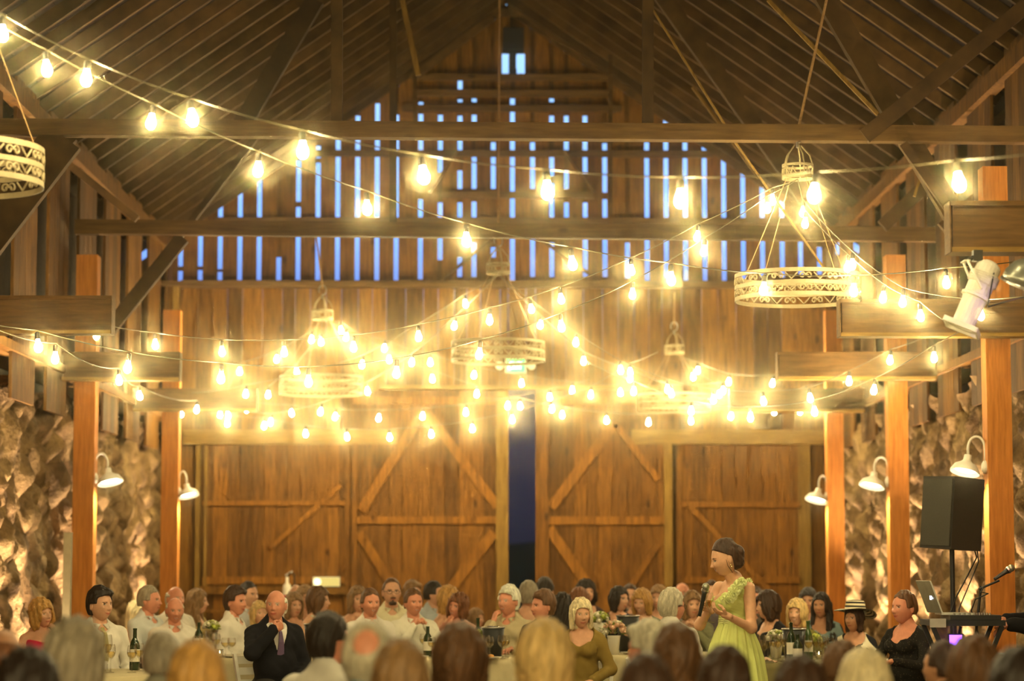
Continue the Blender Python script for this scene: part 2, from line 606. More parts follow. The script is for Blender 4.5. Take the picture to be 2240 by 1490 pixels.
def stone_wall(name, x, sgn, seed):
    r2 = np.random.RandomState(seed)
    ny, nz = 420, 74
    ys = np.linspace(9, BY + 0.1, ny)
    zs = np.linspace(0, 1, nz)
    U, V = np.meshgrid(ys, zs, indexing='ij')
    top = 3.12 + 0.012 * (U - 18) + 0.06 * np.sin(U * 2.3) + 0.04 * np.sin(U * 5.1)
    Z = V * top
    disp = np.zeros(U.shape)
    seeds = []
    for gy in np.arange(8.5, BY + 1, 0.42):
        for gz in np.arange(0, 3.6, 0.30):
            seeds.append((gy + r2.uniform(-.26, .26), gz + r2.uniform(-.18, .18), r2.uniform(0.6, 1.5)))
    for c0 in range(0, ny, 30):
        sl = slice(c0, min(ny, c0 + 30))
        loc = [s for s in seeds if ys[sl][0] - 1 < s[0] < ys[sl][-1] + 1]
        d1, d2, idx = cellular(U[sl], Z[sl], loc)
        h = r2.uniform(0, 1, len(loc))
        bulge = np.clip((d2 - d1) * 3.2, 0, 1) ** 0.6
        disp[sl] = bulge * (0.10 + 0.10 * h[idx])
    nz_ = sum(np.sin(U * f_ + p_) * np.sin(Z * g_ + q_) / k_ for f_, g_, p_, q_, k_ in
              ((7, 9, 1, 2, 40), (13, 17, 3, 1, 70), (23, 29, 2, 5, 110), (41, 37, 0, 3, 170)))
    disp = disp * 1.1 + nz_ * 1.3 + 0.035 * np.sin(U * 11 + 4 * np.sin(Z * 1.3)) * np.sin(U * 4.3 + Z * 1.1)
    X = x - sgn * disp + sgn * 0.16
    X = np.where(V > 0.985, X + sgn * 0.0, X)
    v = np.stack([X, U, Z], -1).reshape(-1, 3)
    f = []
    for i in range(ny - 1):
        for j in range(nz - 1):
            a = i * nz + j
            f.append((a, a + nz, a + nz + 1, a + 1) if sgn < 0 else (a, a + 1, a + nz + 1, a + nz))
    # cap back to the outside face
    mb = MB()
    mb.add(v.tolist(), f)
    base = len(mb.v)
    for i in range(ny):
        mb.v.append((x + sgn * 0.7, ys[i], v[i * nz + nz - 1][2]))
        mb.t.append(1.0)
    for i in range(ny - 1):
        mb.f.append((i * nz + nz - 1, (i + 1) * nz + nz - 1, base + i + 1, base + i))
        mb.m.append(0)
    return struct(mb.build(name, STONE, smooth=True))


stone_wall('wall_left', XL - 0.08, -1, 4)
stone_wall('wall_right', XR, 1, 9)

# boarded upper side walls above the stone, with dark bays between the boards
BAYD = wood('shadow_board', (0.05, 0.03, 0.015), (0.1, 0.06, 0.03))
for sgn, xw, nm in ((-1, XL, 'wall_left_upper'), (1, XR, 'wall_right_upper')):
    w = MB()
    y = 8.0
    zt = roof_z(xw)
    while y < BY:
        for k in range(4):
            w.box((xw + sgn * 0.02 if sgn > 0 else xw - 0.05, y + k * 0.27, 3.0), (xw + 0.05 if sgn > 0 else xw - 0.02, min(BY, y + k * 0.27 + 0.262), zt), rr.uniform(0.4, 1.0))
        y += 1.08 + 0.62
    w.box((xw - 0.08 if sgn < 0 else xw - 0.04, 5, zt - 0.28), (xw + 0.04 if sgn < 0 else xw + 0.08, BY, zt - 0.12), 0.7)
    w.box((xw - 0.5 if sgn < 0 else xw - 0.02, 5, 3.42), (xw + 0.02 if sgn < 0 else xw + 0.5, BY, 3.5), 1.0)
    struct(w.build(nm, OLD))
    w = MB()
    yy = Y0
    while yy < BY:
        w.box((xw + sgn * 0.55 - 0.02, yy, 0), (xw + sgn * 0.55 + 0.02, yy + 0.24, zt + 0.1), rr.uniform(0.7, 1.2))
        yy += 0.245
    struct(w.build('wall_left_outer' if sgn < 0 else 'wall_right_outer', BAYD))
struct(MB().box((XL - .8, Y0 - .05, 0), (XR + .8, Y0, 9.2)).build('wall_front', OLD))

# roof: skip sheathing on rafters
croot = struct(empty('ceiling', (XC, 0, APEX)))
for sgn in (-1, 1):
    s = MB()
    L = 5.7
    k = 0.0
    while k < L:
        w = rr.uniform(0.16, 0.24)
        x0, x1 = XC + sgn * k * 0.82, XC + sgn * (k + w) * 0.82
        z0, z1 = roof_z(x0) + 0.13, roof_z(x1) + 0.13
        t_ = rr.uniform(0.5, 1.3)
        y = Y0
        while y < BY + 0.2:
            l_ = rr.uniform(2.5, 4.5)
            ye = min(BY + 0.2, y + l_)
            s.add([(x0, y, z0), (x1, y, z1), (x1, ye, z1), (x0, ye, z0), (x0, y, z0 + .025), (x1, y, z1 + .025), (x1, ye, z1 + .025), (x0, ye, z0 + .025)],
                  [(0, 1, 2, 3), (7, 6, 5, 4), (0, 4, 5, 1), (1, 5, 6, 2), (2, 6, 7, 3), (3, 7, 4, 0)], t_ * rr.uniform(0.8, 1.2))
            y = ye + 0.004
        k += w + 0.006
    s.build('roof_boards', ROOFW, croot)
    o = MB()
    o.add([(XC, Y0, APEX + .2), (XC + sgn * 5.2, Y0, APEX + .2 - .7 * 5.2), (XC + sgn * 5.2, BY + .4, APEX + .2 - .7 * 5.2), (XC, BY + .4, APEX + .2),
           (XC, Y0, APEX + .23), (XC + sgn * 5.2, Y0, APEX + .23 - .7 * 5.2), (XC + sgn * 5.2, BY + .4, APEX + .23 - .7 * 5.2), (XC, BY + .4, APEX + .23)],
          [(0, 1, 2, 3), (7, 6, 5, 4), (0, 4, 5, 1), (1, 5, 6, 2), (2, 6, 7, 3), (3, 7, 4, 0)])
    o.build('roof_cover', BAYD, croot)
    y = 9.2
    while y < BY:
        xe = XL - 0.3 if sgn < 0 else XR + 0.3
        MB().bar((XC, y, APEX + 0.06), (xe, y, roof_z(xe) + 0.06), 0.05, 0.13, tone=rr.uniform(0.6, 1.3)).build('rafter', RAFT, croot)
        y += 0.58

# trusses
POST = {}
BEAMS = []


def timber(q0, q1, Y, w, d=0.06, mat=BEAMX, tone=1.0, up=(0, 1, 0)):
    """A truss member in the plane Y; w is its height in pixels there."""
    global tn_
    o = struct(MB().bar(P(*q0, Y), P(*q1, Y), w / S(Y), d, up=up, tone=tone).build('trim_%d' % tn_, mat))
    tn_ += 1
    return o


YA, YB, YC, YD = 14.5, 19.6, 24.5, 29.2
# near truss
timber((-60, 279), (2320, 297), YB, 36, 0.14, tone=0.95)
timber((737, 0), (737, 276), YB - 0.02, 25, 0.09, RAFT, 0.8)
timber((1417, -10), (1417, 281), YB - 0.02, 24, 0.09, RAFT, 0.8)
timber((1790, -30), (2085, 470), YB + 0.2, 46, 0.1, RAFT, 0.85)
timber((2260, 0), (1890, 300), YB - 0.05, 34, 0.08, RAFT, 0.7)
timber((140, 300), (-60, 560), YB, 90, 0.1, RAFT, 0.8)
timber((0, 480), (160, 300), YB + 0.3, 22, 0.08, RAFT, 0.8)
timber((1975, 315), (2085, 470), YB - 0.1, 20, 0.06, RAFT, 0.9)
# second truss
timber((165, 497), (2055, 514), YC, 32, 0.12, tone=1.0)
timber((860, 0), (860, 500), YC, 15, 0.08, RAFT, 0.7)
timber((908, 110), (908, 270), YC + 1.5, 9, 0.04, RAFT, 1.2)
timber((1335, 120), (1335, 490), YC + 1.5, 9, 0.04, RAFT, 1.2)
timber((1440, -20), (1760, 430), YC, 36, 0.1, RAFT, 0.9)
timber((2250, 195), (1930, 495), YC - 0.6, 30, 0.08, RAFT, 0.8)
timber((2210, 370), (2060, 500), YC - 2.0, 26, 0.08, RAFT, 0.8)
timber((400, 520), (240, 720), YC + 0.1, 30, 0.1, RAFT, 0.8)
timber((690, 0), (520, 290), YC, 40, 0.1, RAFT, 0.45)
timber((560, 300), (330, 600), YC + 1.2, 14, 0.08, RAFT, 0.7)
timber((120, 335), (300, 480), YC - 1.5, 16, 0.08, RAFT, 1.0)
# thin iron rods and braces
for q0, q1, Y, w in (((1428, 22), (1590, 280), YB + 0.5, 4), ((1600, 300), (1840, 640), YB + 0.8, 4), ((1680, 0), (1920, 250), YB + 0.3, 8), ((1975, 330), (2082, 475), YB, 4),
                     ((2030, 330), (2000, 430), YB + 2, 6), ((880, 0), (915, 165), YC, 12), ((1515, 190), (1660, 390), YC + 1, 6)):
    timber(q0, q1, Y, w, 0.03, PALE)
# last truss, against the gable: rafters meeting in a short collar
for q0, q1 in (((900, 172), (1078, 38)), ((1070, 28), (1160, 28)), ((1150, 30), (1335, 160))):
    timber(q0, q1, BY - 0.4, 16, 0.06, RAFT, 1.1)
timber((350, 620), (1110, 626), YD + 2.6, 10, 0.1, BEAMX)


def post(px, w_px, Y, ytop, label, tone=1.0):
    c = P(px, 1239, Y)
    hw = w_px / S(Y) / 2
    zt = P(px, ytop, Y).z
    o = MB().box((c.x - hw, Y - hw, 0.0), (c.x + hw, Y + hw, zt), tone).build('wooden_post', POSTW, origin=(c.x, Y, 0))
    tag(o, label, 'post', 'square timber posts along the side walls')
    POST[px] = (c.x, Y, hw)
    return o


PY = {'L1': YC, 'L2': YD + 0.1, 'R1': YB + 0.35, 'R2': YC, 'R3': YD}
post(183, 46, PY['L1'], 560, 'orange timber post nearest on the left stone wall, with a barn lamp')
post(371, 37, PY['L2'], 680, 'orange timber post furthest down the left stone wall, with a barn lamp')
post(2187, 54, PY['R1'], 368, 'reddish timber post behind the black loudspeaker on the right')
post(1966, 43, PY['R2'], 560, 'orange timber post behind the woman in the striped hat', 1.0)
post(1828, 36, PY['R3'], 680, 'orange timber post nearest the end wall on the right side')


def corbel(x0, x1, ya, yb, Y, label, tone=1.0):
    a, b_ = P(x0, yb, Y), P(x1, ya, Y)
    r = empty('box_beam', ((a.x + b_.x) / 2, Y, a.z), label, 'beam', 'boxed beams reaching in from the side walls')
    th = 0.03
    MB().box((a.x, Y, a.z + th), (b_.x, Y + 0.16, b_.z - th), tone).build('board_face', BOXB, r)
    MB().box((a.x - 0.01, Y - 0.025, a.z), (b_.x, Y + 0.18, a.z + th), 1.25).build('bottom_lip', RAIL, r)
    MB().box((a.x - 0.01, Y - 0.015, b_.z - th), (b_.x, Y + 0.18, b_.z), 1.1).build('top_lip', BOXB, r)
    MB().box((a.x - 0.02, Y - 0.02, a.z), (a.x - 0.011, Y + 0.17, b_.z), 0.9).build('end_board', BOXB, r)
    MB().box((b_.x + 0.001, Y - 0.02, a.z), (b_.x + 0.01, Y + 0.17, b_.z), 0.9).build('end_board', BOXB, r)
    return r


def wpx(x, Y):
    return 1075 + x * S(Y)


corbel(2085, 2400, 440, 552, YA, 'boxed beam highest at the right edge, with a white stage light under it')
corbel(1842, wpx(XR, PY['R1']) , 655, 736, PY['R1'] - 0.32, 'boxed beam crossing the reddish post behind the white stage light')
corbel(1705, wpx(XR, PY['R2']), 770, 830, PY['R2'] - 0.3, 'boxed beam resting at the post behind the striped hat')
corbel(1600, wpx(XR, PY['R3']), 850, 901, PY['R3'] - 0.3, 'boxed beam lowest and furthest on the right wall')
corbel(wpx(XL, 19.4), 243, 647, 730, 19.4, 'boxed beam at the left edge with string bulbs before it')
corbel(wpx(XL, 24.1), 392, 770, 832, 24.1, 'boxed beam meeting the nearer left post')
corbel(wpx(XL, 28.9), 560, 850, 899, 28.9, 'boxed beam meeting the further left post')
# ------------------------------------------------------------------ string lights
BULB_W = 10.0
WARM = (1.0, 0.80, 0.38)
m, nt, out = mat_new('bulb_glow')
e1 = nt.nodes.new('ShaderNodeEmission')
e1.inputs[0].default_value = (1.0, 0.74, 0.36, 1)
e1.inputs[1].default_value = 60.0
t1 = nt.nodes.new('ShaderNodeBsdfTransparent')
ad = nt.nodes.new('ShaderNodeAddShader')
nt.links.new(e1.outputs[0], ad.inputs[0])
nt.links.new(t1.outputs[0], ad.inputs[1])
nt.links.new(ad.outputs[0], out.inputs[0])
m.cycles.emission_sampling = 'NONE'
GLOW = m
BPROF = [(0.0, -0.092), (0.012, -0.09), (0.021, -0.082), (0.0265, -0.068), (0.027, -0.055), (0.023, -0.038), (0.016, -0.022), (0.0135, -0.008), (0.0135, 0.0)]
bm_ = MB()
bm_.lathe(BPROF, (0, 0, 0), 12)
proto = bm_.build('bulb', GLOW, smooth=True)
BULB_ME = proto.data
bpy.data.objects.remove(proto)
sk = MB()
sk.lathe([(0.0, 0.045), (0.012, 0.045), (0.017, 0.035), (0.018, 0.0), (0.016, -0.004), (0.0, -0.004)], (0, 0, 0), 10)
sk = sk.build('socket', BLACK, smooth=True)
SOCK_ME = sk.data
bpy.data.objects.remove(sk)
NB = 0


def catenary(a, b, sag, n):
    a, b = Vector(a), Vector(b)
    return [a.lerp(b, i / n) - Vector((0, 0, 4 * sag * (i / n) * (1 - i / n))) for i in range(n + 1)]


def bulb_light(loc, power, color=WARM, radius=0.03, name='bulb_light'):
    l = bpy.data.lights.new(name, 'POINT')
    l.energy = power
    l.color = color
    l.shadow_soft_size = radius
    lo = bpy.data.objects.new(name, l)
    lo.location = loc
    col.objects.link(lo)
    return lo


def strand(pts, Ys, label, pre=None, post_=None, power=None):
    """pts: bulb pixels in order; Ys: distances, first and last (or one per bulb)."""
    global NB
    n = len(pts)
    if len(Ys) == 2:
        Ys = [Ys[0] + (Ys[1] - Ys[0]) * i / (n - 1) for i in range(n)]
    P3 = [P(x, y - 3, Y) for (x, y), Y in zip(pts, Ys)]
    root = empty('string_light', P3[0], label, 'string lights', 'festoon strings of pear bulbs')
    tops = [p + Vector((0, 0, 0.10)) for p in P3]
    nodes = ([Vector(pre)] if pre else []) + tops + ([Vector(post_)] if post_ else [])
    wp = []
    for a, b in zip(nodes[:-1], nodes[1:]):
        wp += catenary(a, b, 0.015 * (b - a).length, 6)[:-1]
    wp.append(nodes[-1])
    w = MB()
    w.tube(wp, 0.0042, 5)
    w.build('wire', CORD, root)
    for p in P3:
        rx, ry = rr.uniform(-.15, .15), rr.uniform(-.15, .15)
        bo = bpy.data.objects.new('bulb', BULB_ME)
        bo.location = p + Vector((0, 0, 0.045)) - Vector(root.location)
        bo.rotation_euler = (rx, ry, 0)
        link(bo, root)
        so = bpy.data.objects.new('socket', SOCK_ME)
        so.location = (0, 0, 0)
        link(so, bo)
        lo = bulb_light(p - Vector((0, 0, 0.012)), (power or BULB_W), radius=0.02)
        NB += 1
    return root


# chandelier crowns the strings are tied to
CH_NR = P(1745, 392, YB)
CH_C = P(1090, 600, 25.9)
CH_L = P(705, 700, 29.0)
CH_R = P(1475, 775, 31.2)
strand([(5, 75), (190, 172), (418, 260), (662, 330), (924, 385), (1196, 418), (1489, 436), (1783, 425), (2095, 400)], (12.6, 10.9), 'nearest bulb string, crossing the whole hall with the biggest bulbs',
       post_=P(2300, 330, 10.6), pre=P(-150, -20, 12.9), power=18)
strand([(100, 152), (333, 268), (565, 372), (802, 457), (1020, 527), (1250, 578), (1468, 612), (1672, 634), (1868, 637), (2070, 620)], (12.8, 16.5), 'second bulb string, dropping from the top left corner to the round lamp ring',
       pre=P(-60, 20, 12.6), post_=P(2300, 560, 17), power=16)
strand([(78, 692), (211, 735), (339, 756), (485, 771), (621, 772), (773, 761), (915, 738), (1071, 702), (1226, 656), (1381, 593), (1527, 519), (1690, 440)], (21.0, 19.6),
       'upper bulb string from the large ring chandelier to the left wall', pre=P(-40, 640, 21.2), post_=CH_NR)
strand([(82, 759), (281, 805), (484, 828), (675, 836), (868, 817), (1050, 776), (1227, 716), (1384, 645), (1541, 551), (1680, 457)], (15.8, 19.3),
       'lower bulb string from the large ring chandelier to the left edge', pre=P(-120, 690, 15.4), post_=CH_NR)
strand([(1762, 490), (1855, 586), (1933, 653), (2013, 693)], (19.4, 17.5), 'short bulb string running down right to the stage light', pre=CH_NR, post_=P(2090, 718, 17))
strand([(1757, 466), (1865, 581), (1976, 662), (2145, 690)], (19.6, 16.5), 'bulb string passing behind the white stage light', pre=CH_NR, post_=P(2300, 640, 16))
strand([(121, 785), (260, 834), (304, 868), (431, 898)], (17, 28), 'bulb string running down the left wall away from the boxed beam', pre=P(-20, 715, 15.5))
strand([(395, 908), (497, 928), (578, 934), (668, 951), (758, 958), (852, 959), (943, 952), (1033, 940), (1120, 920), (1208, 897), (1293, 866), (1378, 816)], (30.6, 28.5),
       'lowest bulb string hanging before the left barn door', post_=P(1440, 770, 28))
strand([(541, 898), (637, 906), (734, 914), (829, 917), (925, 913), (1019, 904), (1111, 890), (1202, 871)], (30.8, 29.8), 'level bulb string just above the left barn door', pre=P(470, 880, 30.8), post_=P(1290, 830, 29.6))
strand([(498, 911), (593, 926), (702, 903), (803, 858), (902, 795), (995, 715)], (29.8, 26.3), 'bulb string rising from the left door to the centre chandelier', post_=CH_C)
strand([(538, 864), (793, 800), (1017, 667)], (28, 26.1), 'widely spaced bulb string tied to the centre chandelier', post_=CH_C, pre=P(420, 860, 28.5))
strand([(1161, 678), (1260, 751), (1357, 812), (1460, 854), (1561, 876), (1669, 880), (1771, 873), (1858, 836), (1948, 790)], (25.9, 23.5), 'bulb string from the centre chandelier to the lit right box beam',
       pre=CH_C, post_=P(2040, 730, 23))
strand([(1183, 713), (1277, 792), (1379, 830), (1468, 863), (1582, 857)], (26.2, 29), 'bulb string dropping right from the centre chandelier to the small chandelier', pre=CH_C)
strand([(1137, 891), (1230, 910), (1327, 922), (1419, 926), (1511, 923), (1600, 913), (1689, 896), (1763, 865)], (30.5, 29.2), 'lowest bulb string hanging before the right barn door', pre=P(1060, 870, 30.6), post_=P(1820, 830, 29.1))
strand([(1387, 858), (1512, 901), (1642, 915), (1781, 902), (1913, 855), (2043, 784)], (25.5, 19.8), 'bulb string sagging low in front of the right posts', pre=P(1280, 790, 26), post_=P(2140, 700, 19.2))
strand([(682, 745), (606, 788), (525, 815), (481, 909)], (29, 29.6), 'short bulb string going left from the left small chandelier', pre=CH_L)
strand([(702, 750), (648, 816), (587, 866)], (29, 30), 'steep bulb string hanging from the left small chandelier', pre=CH_L)
strand([(745, 725), (851, 789), (945, 831), (1043, 864)], (29, 29.4), 'bulb string going right from the left small chandelier', pre=CH_L)
strand([(758, 740), (841, 764), (941, 795), (1038, 823), (1141, 841), (1252, 856), (1356, 861)], (28.8, 29.5), 'flat bulb string passing above the dark door gap', pre=CH_L)
strand([(1527, 813), (1595, 838), (1691, 841)], (31, 29.5), 'bulb string from the right small chandelier to the wall beam', pre=CH_R, post_=P(1780, 810, 29))
strand([(1516, 827), (1574, 865), (1695, 903), (1750, 902)], (31, 29.5), 'bulb string dropping right below the small right chandelier', pre=CH_R)

# added unseen fill lamps for the guests, pendant-shaped, above and behind the frame
for (x, y, z, p_) in [(xx, 1.2, 3.0, 280) for xx in (-3.2, -1.6, 0, 1.6, 3.2)] + [(xx, -1.2, 3.3, 330) for xx in (-3, -1, 1, 3)] + [(xx, 12.9, 5.3, 75) for xx in (-3.4, -1.7, 0, 1.7, 3.4)]:
    bulb_light((x, y, z), p_, radius=0.06)
    lm = MB()
    lm.lathe([(0.17, 0.02), (0.165, 0.035), (0.10, 0.12), (0.04, 0.16), (0.0, 0.165)], (x, y, z), 20)
    lm.lathe([(0.16, 0.025), (0.095, 0.11), (0.035, 0.15), (0.0, 0.155)], (x, y, z), 20)
    lm.tube([(x, y, z + 0.16), (x, y, roof_z(x))], 0.008, 6)
    struct(lm.build('added_fill_lamp', BLACK, origin=(x, y, z), smooth=True))

# ------------------------------------------------------------------ ring chandeliers


def scrolls(n, r, z0, h, mb):
    """S-scroll ironwork on a cylinder of radius r."""
    for k in range(n):
        a0 = 2 * math.pi * (k + 0.5) / n
        for sg in (-1, 1):
            pts = []
            for i in range(15):
                t = i / 14
                ang = t * 3.6 * math.pi / 1.6
                rad = 0.42 * (1 - 0.72 * t)
                du = sg * (0.42 - rad * math.cos(ang)) * h * 0.95
                dz = (0.5 + rad * math.sin(ang) * 1.0) * h
                a = a0 + du / r
                pts.append((r * math.cos(a), r * math.sin(a), z0 + dz))
            mb.tube(pts, 0.007, 5)
        pts = []
        for i in range(9):
            t = i / 8
            a = a0 + (2 * math.pi / n) * (0.28 + 0.44 * t)
            pts.append((r * math.cos(a), r * math.sin(a), z0 + h * (0.1 + 0.8 * abs(2 * t - 1))))
        mb.tube(pts, 0.006, 5)


def chandelier(crown, ring_c, dia, label, rope_top, tiers=2):
    crown, ring_c = Vector(crown), Vector(ring_c)
    root = empty('ring_chandelier', ring_c, label, 'chandelier', 'scrollwork iron ring chandeliers')
    R0 = dia / 2
    loc = np.array(ring_c)

    def put(mb, name, mat, par=root):
        me = mb
        me.v = [tuple(np.array(p) + loc) for p in me.v]
        return me.build(name, mat, par)
    band = lambda r, z, h: [(r - 0.004, z), (r + 0.004, z), (r + 0.004, z + h), (r - 0.004, z + h), (r - 0.004, z)]
    hs = 0.095
    mb = MB()
    for t in range(tiers + 1):
        mb.lathe(band(R0, -0.12 + t * (hs), 0.032 if t != 1 else 0.03), (0, 0, 0), 48)
    put(mb, 'ring', IVORYM)
    for t in range(tiers):
        sm = MB()
        scrolls(14, R0, -0.12 + 0.03 + t * hs, hs - 0.03, sm)
        put(sm, 'scrollwork', IVORYM)
    c = crown - ring_c
    cb = MB()
    cb.lathe([(x_ + 0, z_) for x_, z_ in band(0.125, 0.0, 0.03)], c, 24)
    cb.lathe([(x_ + 0, z_) for x_, z_ in band(0.125, 0.10, 0.02)], c, 24)
    for k in range(5):
        a = k * 2 * math.pi / 5
        cb.tube([c + Vector((0.125 * math.cos(a), 0.125 * math.sin(a), 0.0)), c + Vector((0.125 * math.cos(a), 0.125 * math.sin(a), 0.12)),
                 c + Vector((0.10 * math.cos(a), 0.10 * math.sin(a), 0.2)), c + Vector((0.03 * math.cos(a), 0.03 * math.sin(a), 0.28))], 0.006, 5)
    for k in range(6):
        a = k * math.pi / 3
        pts = [c + Vector((0.125 * math.cos(a + t_ * .3), 0.125 * math.sin(a + t_ * .3), 0.065 + 0.03 * math.sin(t_ * 5))) for t_ in np.linspace(-1, 1, 9)]
        cb.tube(pts, 0.005, 4)
    put(cb, 'crown', IVORYM)
    hk = MB()
    hk.tube([c + Vector((0.045 * math.sin(t_), 0, 0.30 + 0.06 - 0.06 * math.cos(t_))) for t_ in np.linspace(0, 5.2, 14)], 0.008, 6)
    hk.tube([c + Vector((0, 0, 0.26)), c + Vector((0.0, 0, 0.31))], 0.012, 6)
    put(hk, 'hook', STEEL)
    cd = MB()
    for k in range(4):
        a = k * math.pi / 2 + 0.5
        cd.tube([c + Vector((0.11 * math.cos(a), 0.11 * math.sin(a), 0.0)), Vector((R0 * math.cos(a), R0 * math.sin(a), 0.07))], 0.0032, 5)
    put(cd, 'hanging_chain', ROPE)
    rp = MB()
    rp.tube([c + Vector((0, 0, 0.38)), Vector(rope_top) - ring_c], 0.012, 6)
    put(rp, 'rope', ROPE)
    return root


chandelier(CH_NR, P(1745, 628, YB), 1.02, 'large pale ring chandelier hanging on a rope at upper right', P(1830, -100, YB))
chandelier(CH_C, P(1090, 768, 25.9), 1.0, 'pale ring chandelier hanging in the middle above the exit sign', P(1093, -60, 25.9))
chandelier(P(-95, -40, 13.4), P(-97, 362, 13.4), 0.97, 'dark gold ring chandelier cut by the left edge', P(-97, -260, 13.4))
chandelier(CH_L, P(703, 842, 29.0), 1.0, 'hazy ring chandelier over the left barn door', P(690, 500, 29.0))
chandelier(CH_R, P(1475, 880, 31.2), 0.95, 'faint small chandelier over the right barn door', P(1475, 640, 31.2))

# ------------------------------------------------------------------ gooseneck barn lamps
LAMPG = emit('lamp_glow', (1.0, 0.93, 0.62), 14.0)


def sconce(px_sh, py_sh, px_m, Y, w_px, sgn, label, power=80):
    """Shade centre pixel, mount pixel on the post; sgn -1 when the shade is left of the post."""
    c = P(px_sh, py_sh, Y)
    mt = P(px_m, py_sh - 4, Y)
    r = w_px / S(Y) / 2
    root = empty('barn_lamp', mt, label, 'lamp', 'gooseneck barn lamps on the posts')
    tilt = Matrix.Rotation(R(14) * (1 if sgn < 0 else -1), 3, 'Y') @ Matrix.Rotation(R(-12), 3, 'X')
    sh = MB()
    k = r / 0.13
    sh.lathe([(0.13 * k, -0.035), (0.128 * k, -0.02), (0.10 * k, 0.03), (0.055 * k, 0.055), (0.035 * k, 0.075), (0.033 * k, 0.12), (0.0, 0.125)], c, 28, tilt)
    sh.lathe([(0.126 * k, -0.033), (0.12 * k, -0.018), (0.095 * k, 0.025), (0.05 * k, 0.045), (0.0, 0.05)], c, 28, tilt)
    sh.build('shade', WHITE, root, smooth=True)
    top = c + tilt @ Vector((0, 0, 0.12))
    ar = MB()
    H = 0.15
    pts = [top, top + Vector((0, 0, 0.04))]
    n = 12
    mid = (top.x + mt.x) / 2
    rad = abs(mt.x - top.x) / 2
    for i in range(n + 1):
        a = math.pi * i / n
        pts.append(Vector((mid - sgn * -1 * rad * math.cos(a) * (1 if sgn < 0 else 1) * (-1 if False else 1), top.y, top.z + 0.05 + H * 0.7 * math.sin(a))))
    if (pts[2] - top).length > (pts[-1] - top).length:
        pts = pts[:2] + pts[2:][::-1]
    pts.append(Vector((mt.x, top.y, mt.z)))
    ar.tube(pts, 0.012, 8)
    ar.build('arm', WHITE, root, smooth=True)
    pl = MB()
    pl.lathe([(0.0, 0.0), (0.055, 0.0), (0.055, 0.02), (0.03, 0.035), (0.0, 0.035)], (mt.x, mt.y, mt.z), 18, Matrix.Rotation(R(90 if sgn > 0 else -90), 3, 'Y'))
    pl.build('wall_plate', WHITE, root)
    gl = MB()
    gl.lathe([(0.0, -0.012), (0.085 * k, -0.012), (0.085 * k, -0.006), (0.0, -0.006)], c, 20, tilt)
    gl.build('lamp_disc', LAMPG, root)
    l = bpy.data.lights.new('barn_lamp_light', 'SPOT')
    l.energy = power
    l.color = (1.0, 0.86, 0.45)
    l.spot_size = R(150)
    l.spot_blend = 0.5
    l.shadow_soft_size = 0.05
    lo = bpy.data.objects.new('barn_lamp_light', l)
    lo.location = c + tilt @ Vector((0, 0, -0.045))
    lo.rotation_euler = tilt.to_euler()
    col.objects.link(lo)


sconce(2112, 1026, 2157, PY['R1'], 66, -1, 'barn lamp on the reddish post above the loudspeaker')
sconce(1908, 1058, 1944, PY['R2'], 58, -1, 'barn lamp on the post behind the striped hat')
sconce(1787, 1090, 1810, PY['R3'], 52, -1, 'barn lamp on the right post nearest the end wall')
sconce(240, 1050, 206, PY['L1'], 58, 1, 'barn lamp on the nearer left post')
sconce(412, 1080, 390, PY['L2'], 46, 1, 'barn lamp on the further left post')


# up-lights washing the stone
def spot(loc, target, power, color, size=70, rad=0.06, blend=0.6):
    l = bpy.data.lights.new('wash_light', 'SPOT')
    l.energy = power
    l.color = color
    l.spot_size = R(size)
    l.spot_blend = blend
    l.shadow_soft_size = rad
    lo = bpy.data.objects.new('wash_light', l)
    lo.location = loc
    lo.rotation_euler = (Vector(target) - Vector(loc)).to_track_quat('-Z', 'Y').to_euler()
    col.objects.link(lo)


AMB = (1.0, 0.78, 0.42)
for (x, y, s) in ((XR - 0.28, 17.6, 1), (XR - 0.28, 21.5, 1), (XR - 0.28, 23.2, 1), (XR - 0.28, 26.4, 1), (XR - 0.28, 30.6, 1), (XR - 0.28, 25.2, 1), (XR - 0.28, 28.2, 1),
                  (XL + 0.28, 20.4, -1), (XL + 0.28, 21.4, -1), (XL + 0.28, 22.9, -1), (XL + 0.28, 25.2, -1), (XL + 0.28, 26.6, -1), (XL + 0.28, 30.4, -1)):
    spot((x, y, 0.1), (x + s * 0.22, y + 0.1, 2.2), 1000, (1.0, 0.74, 0.5), 60)
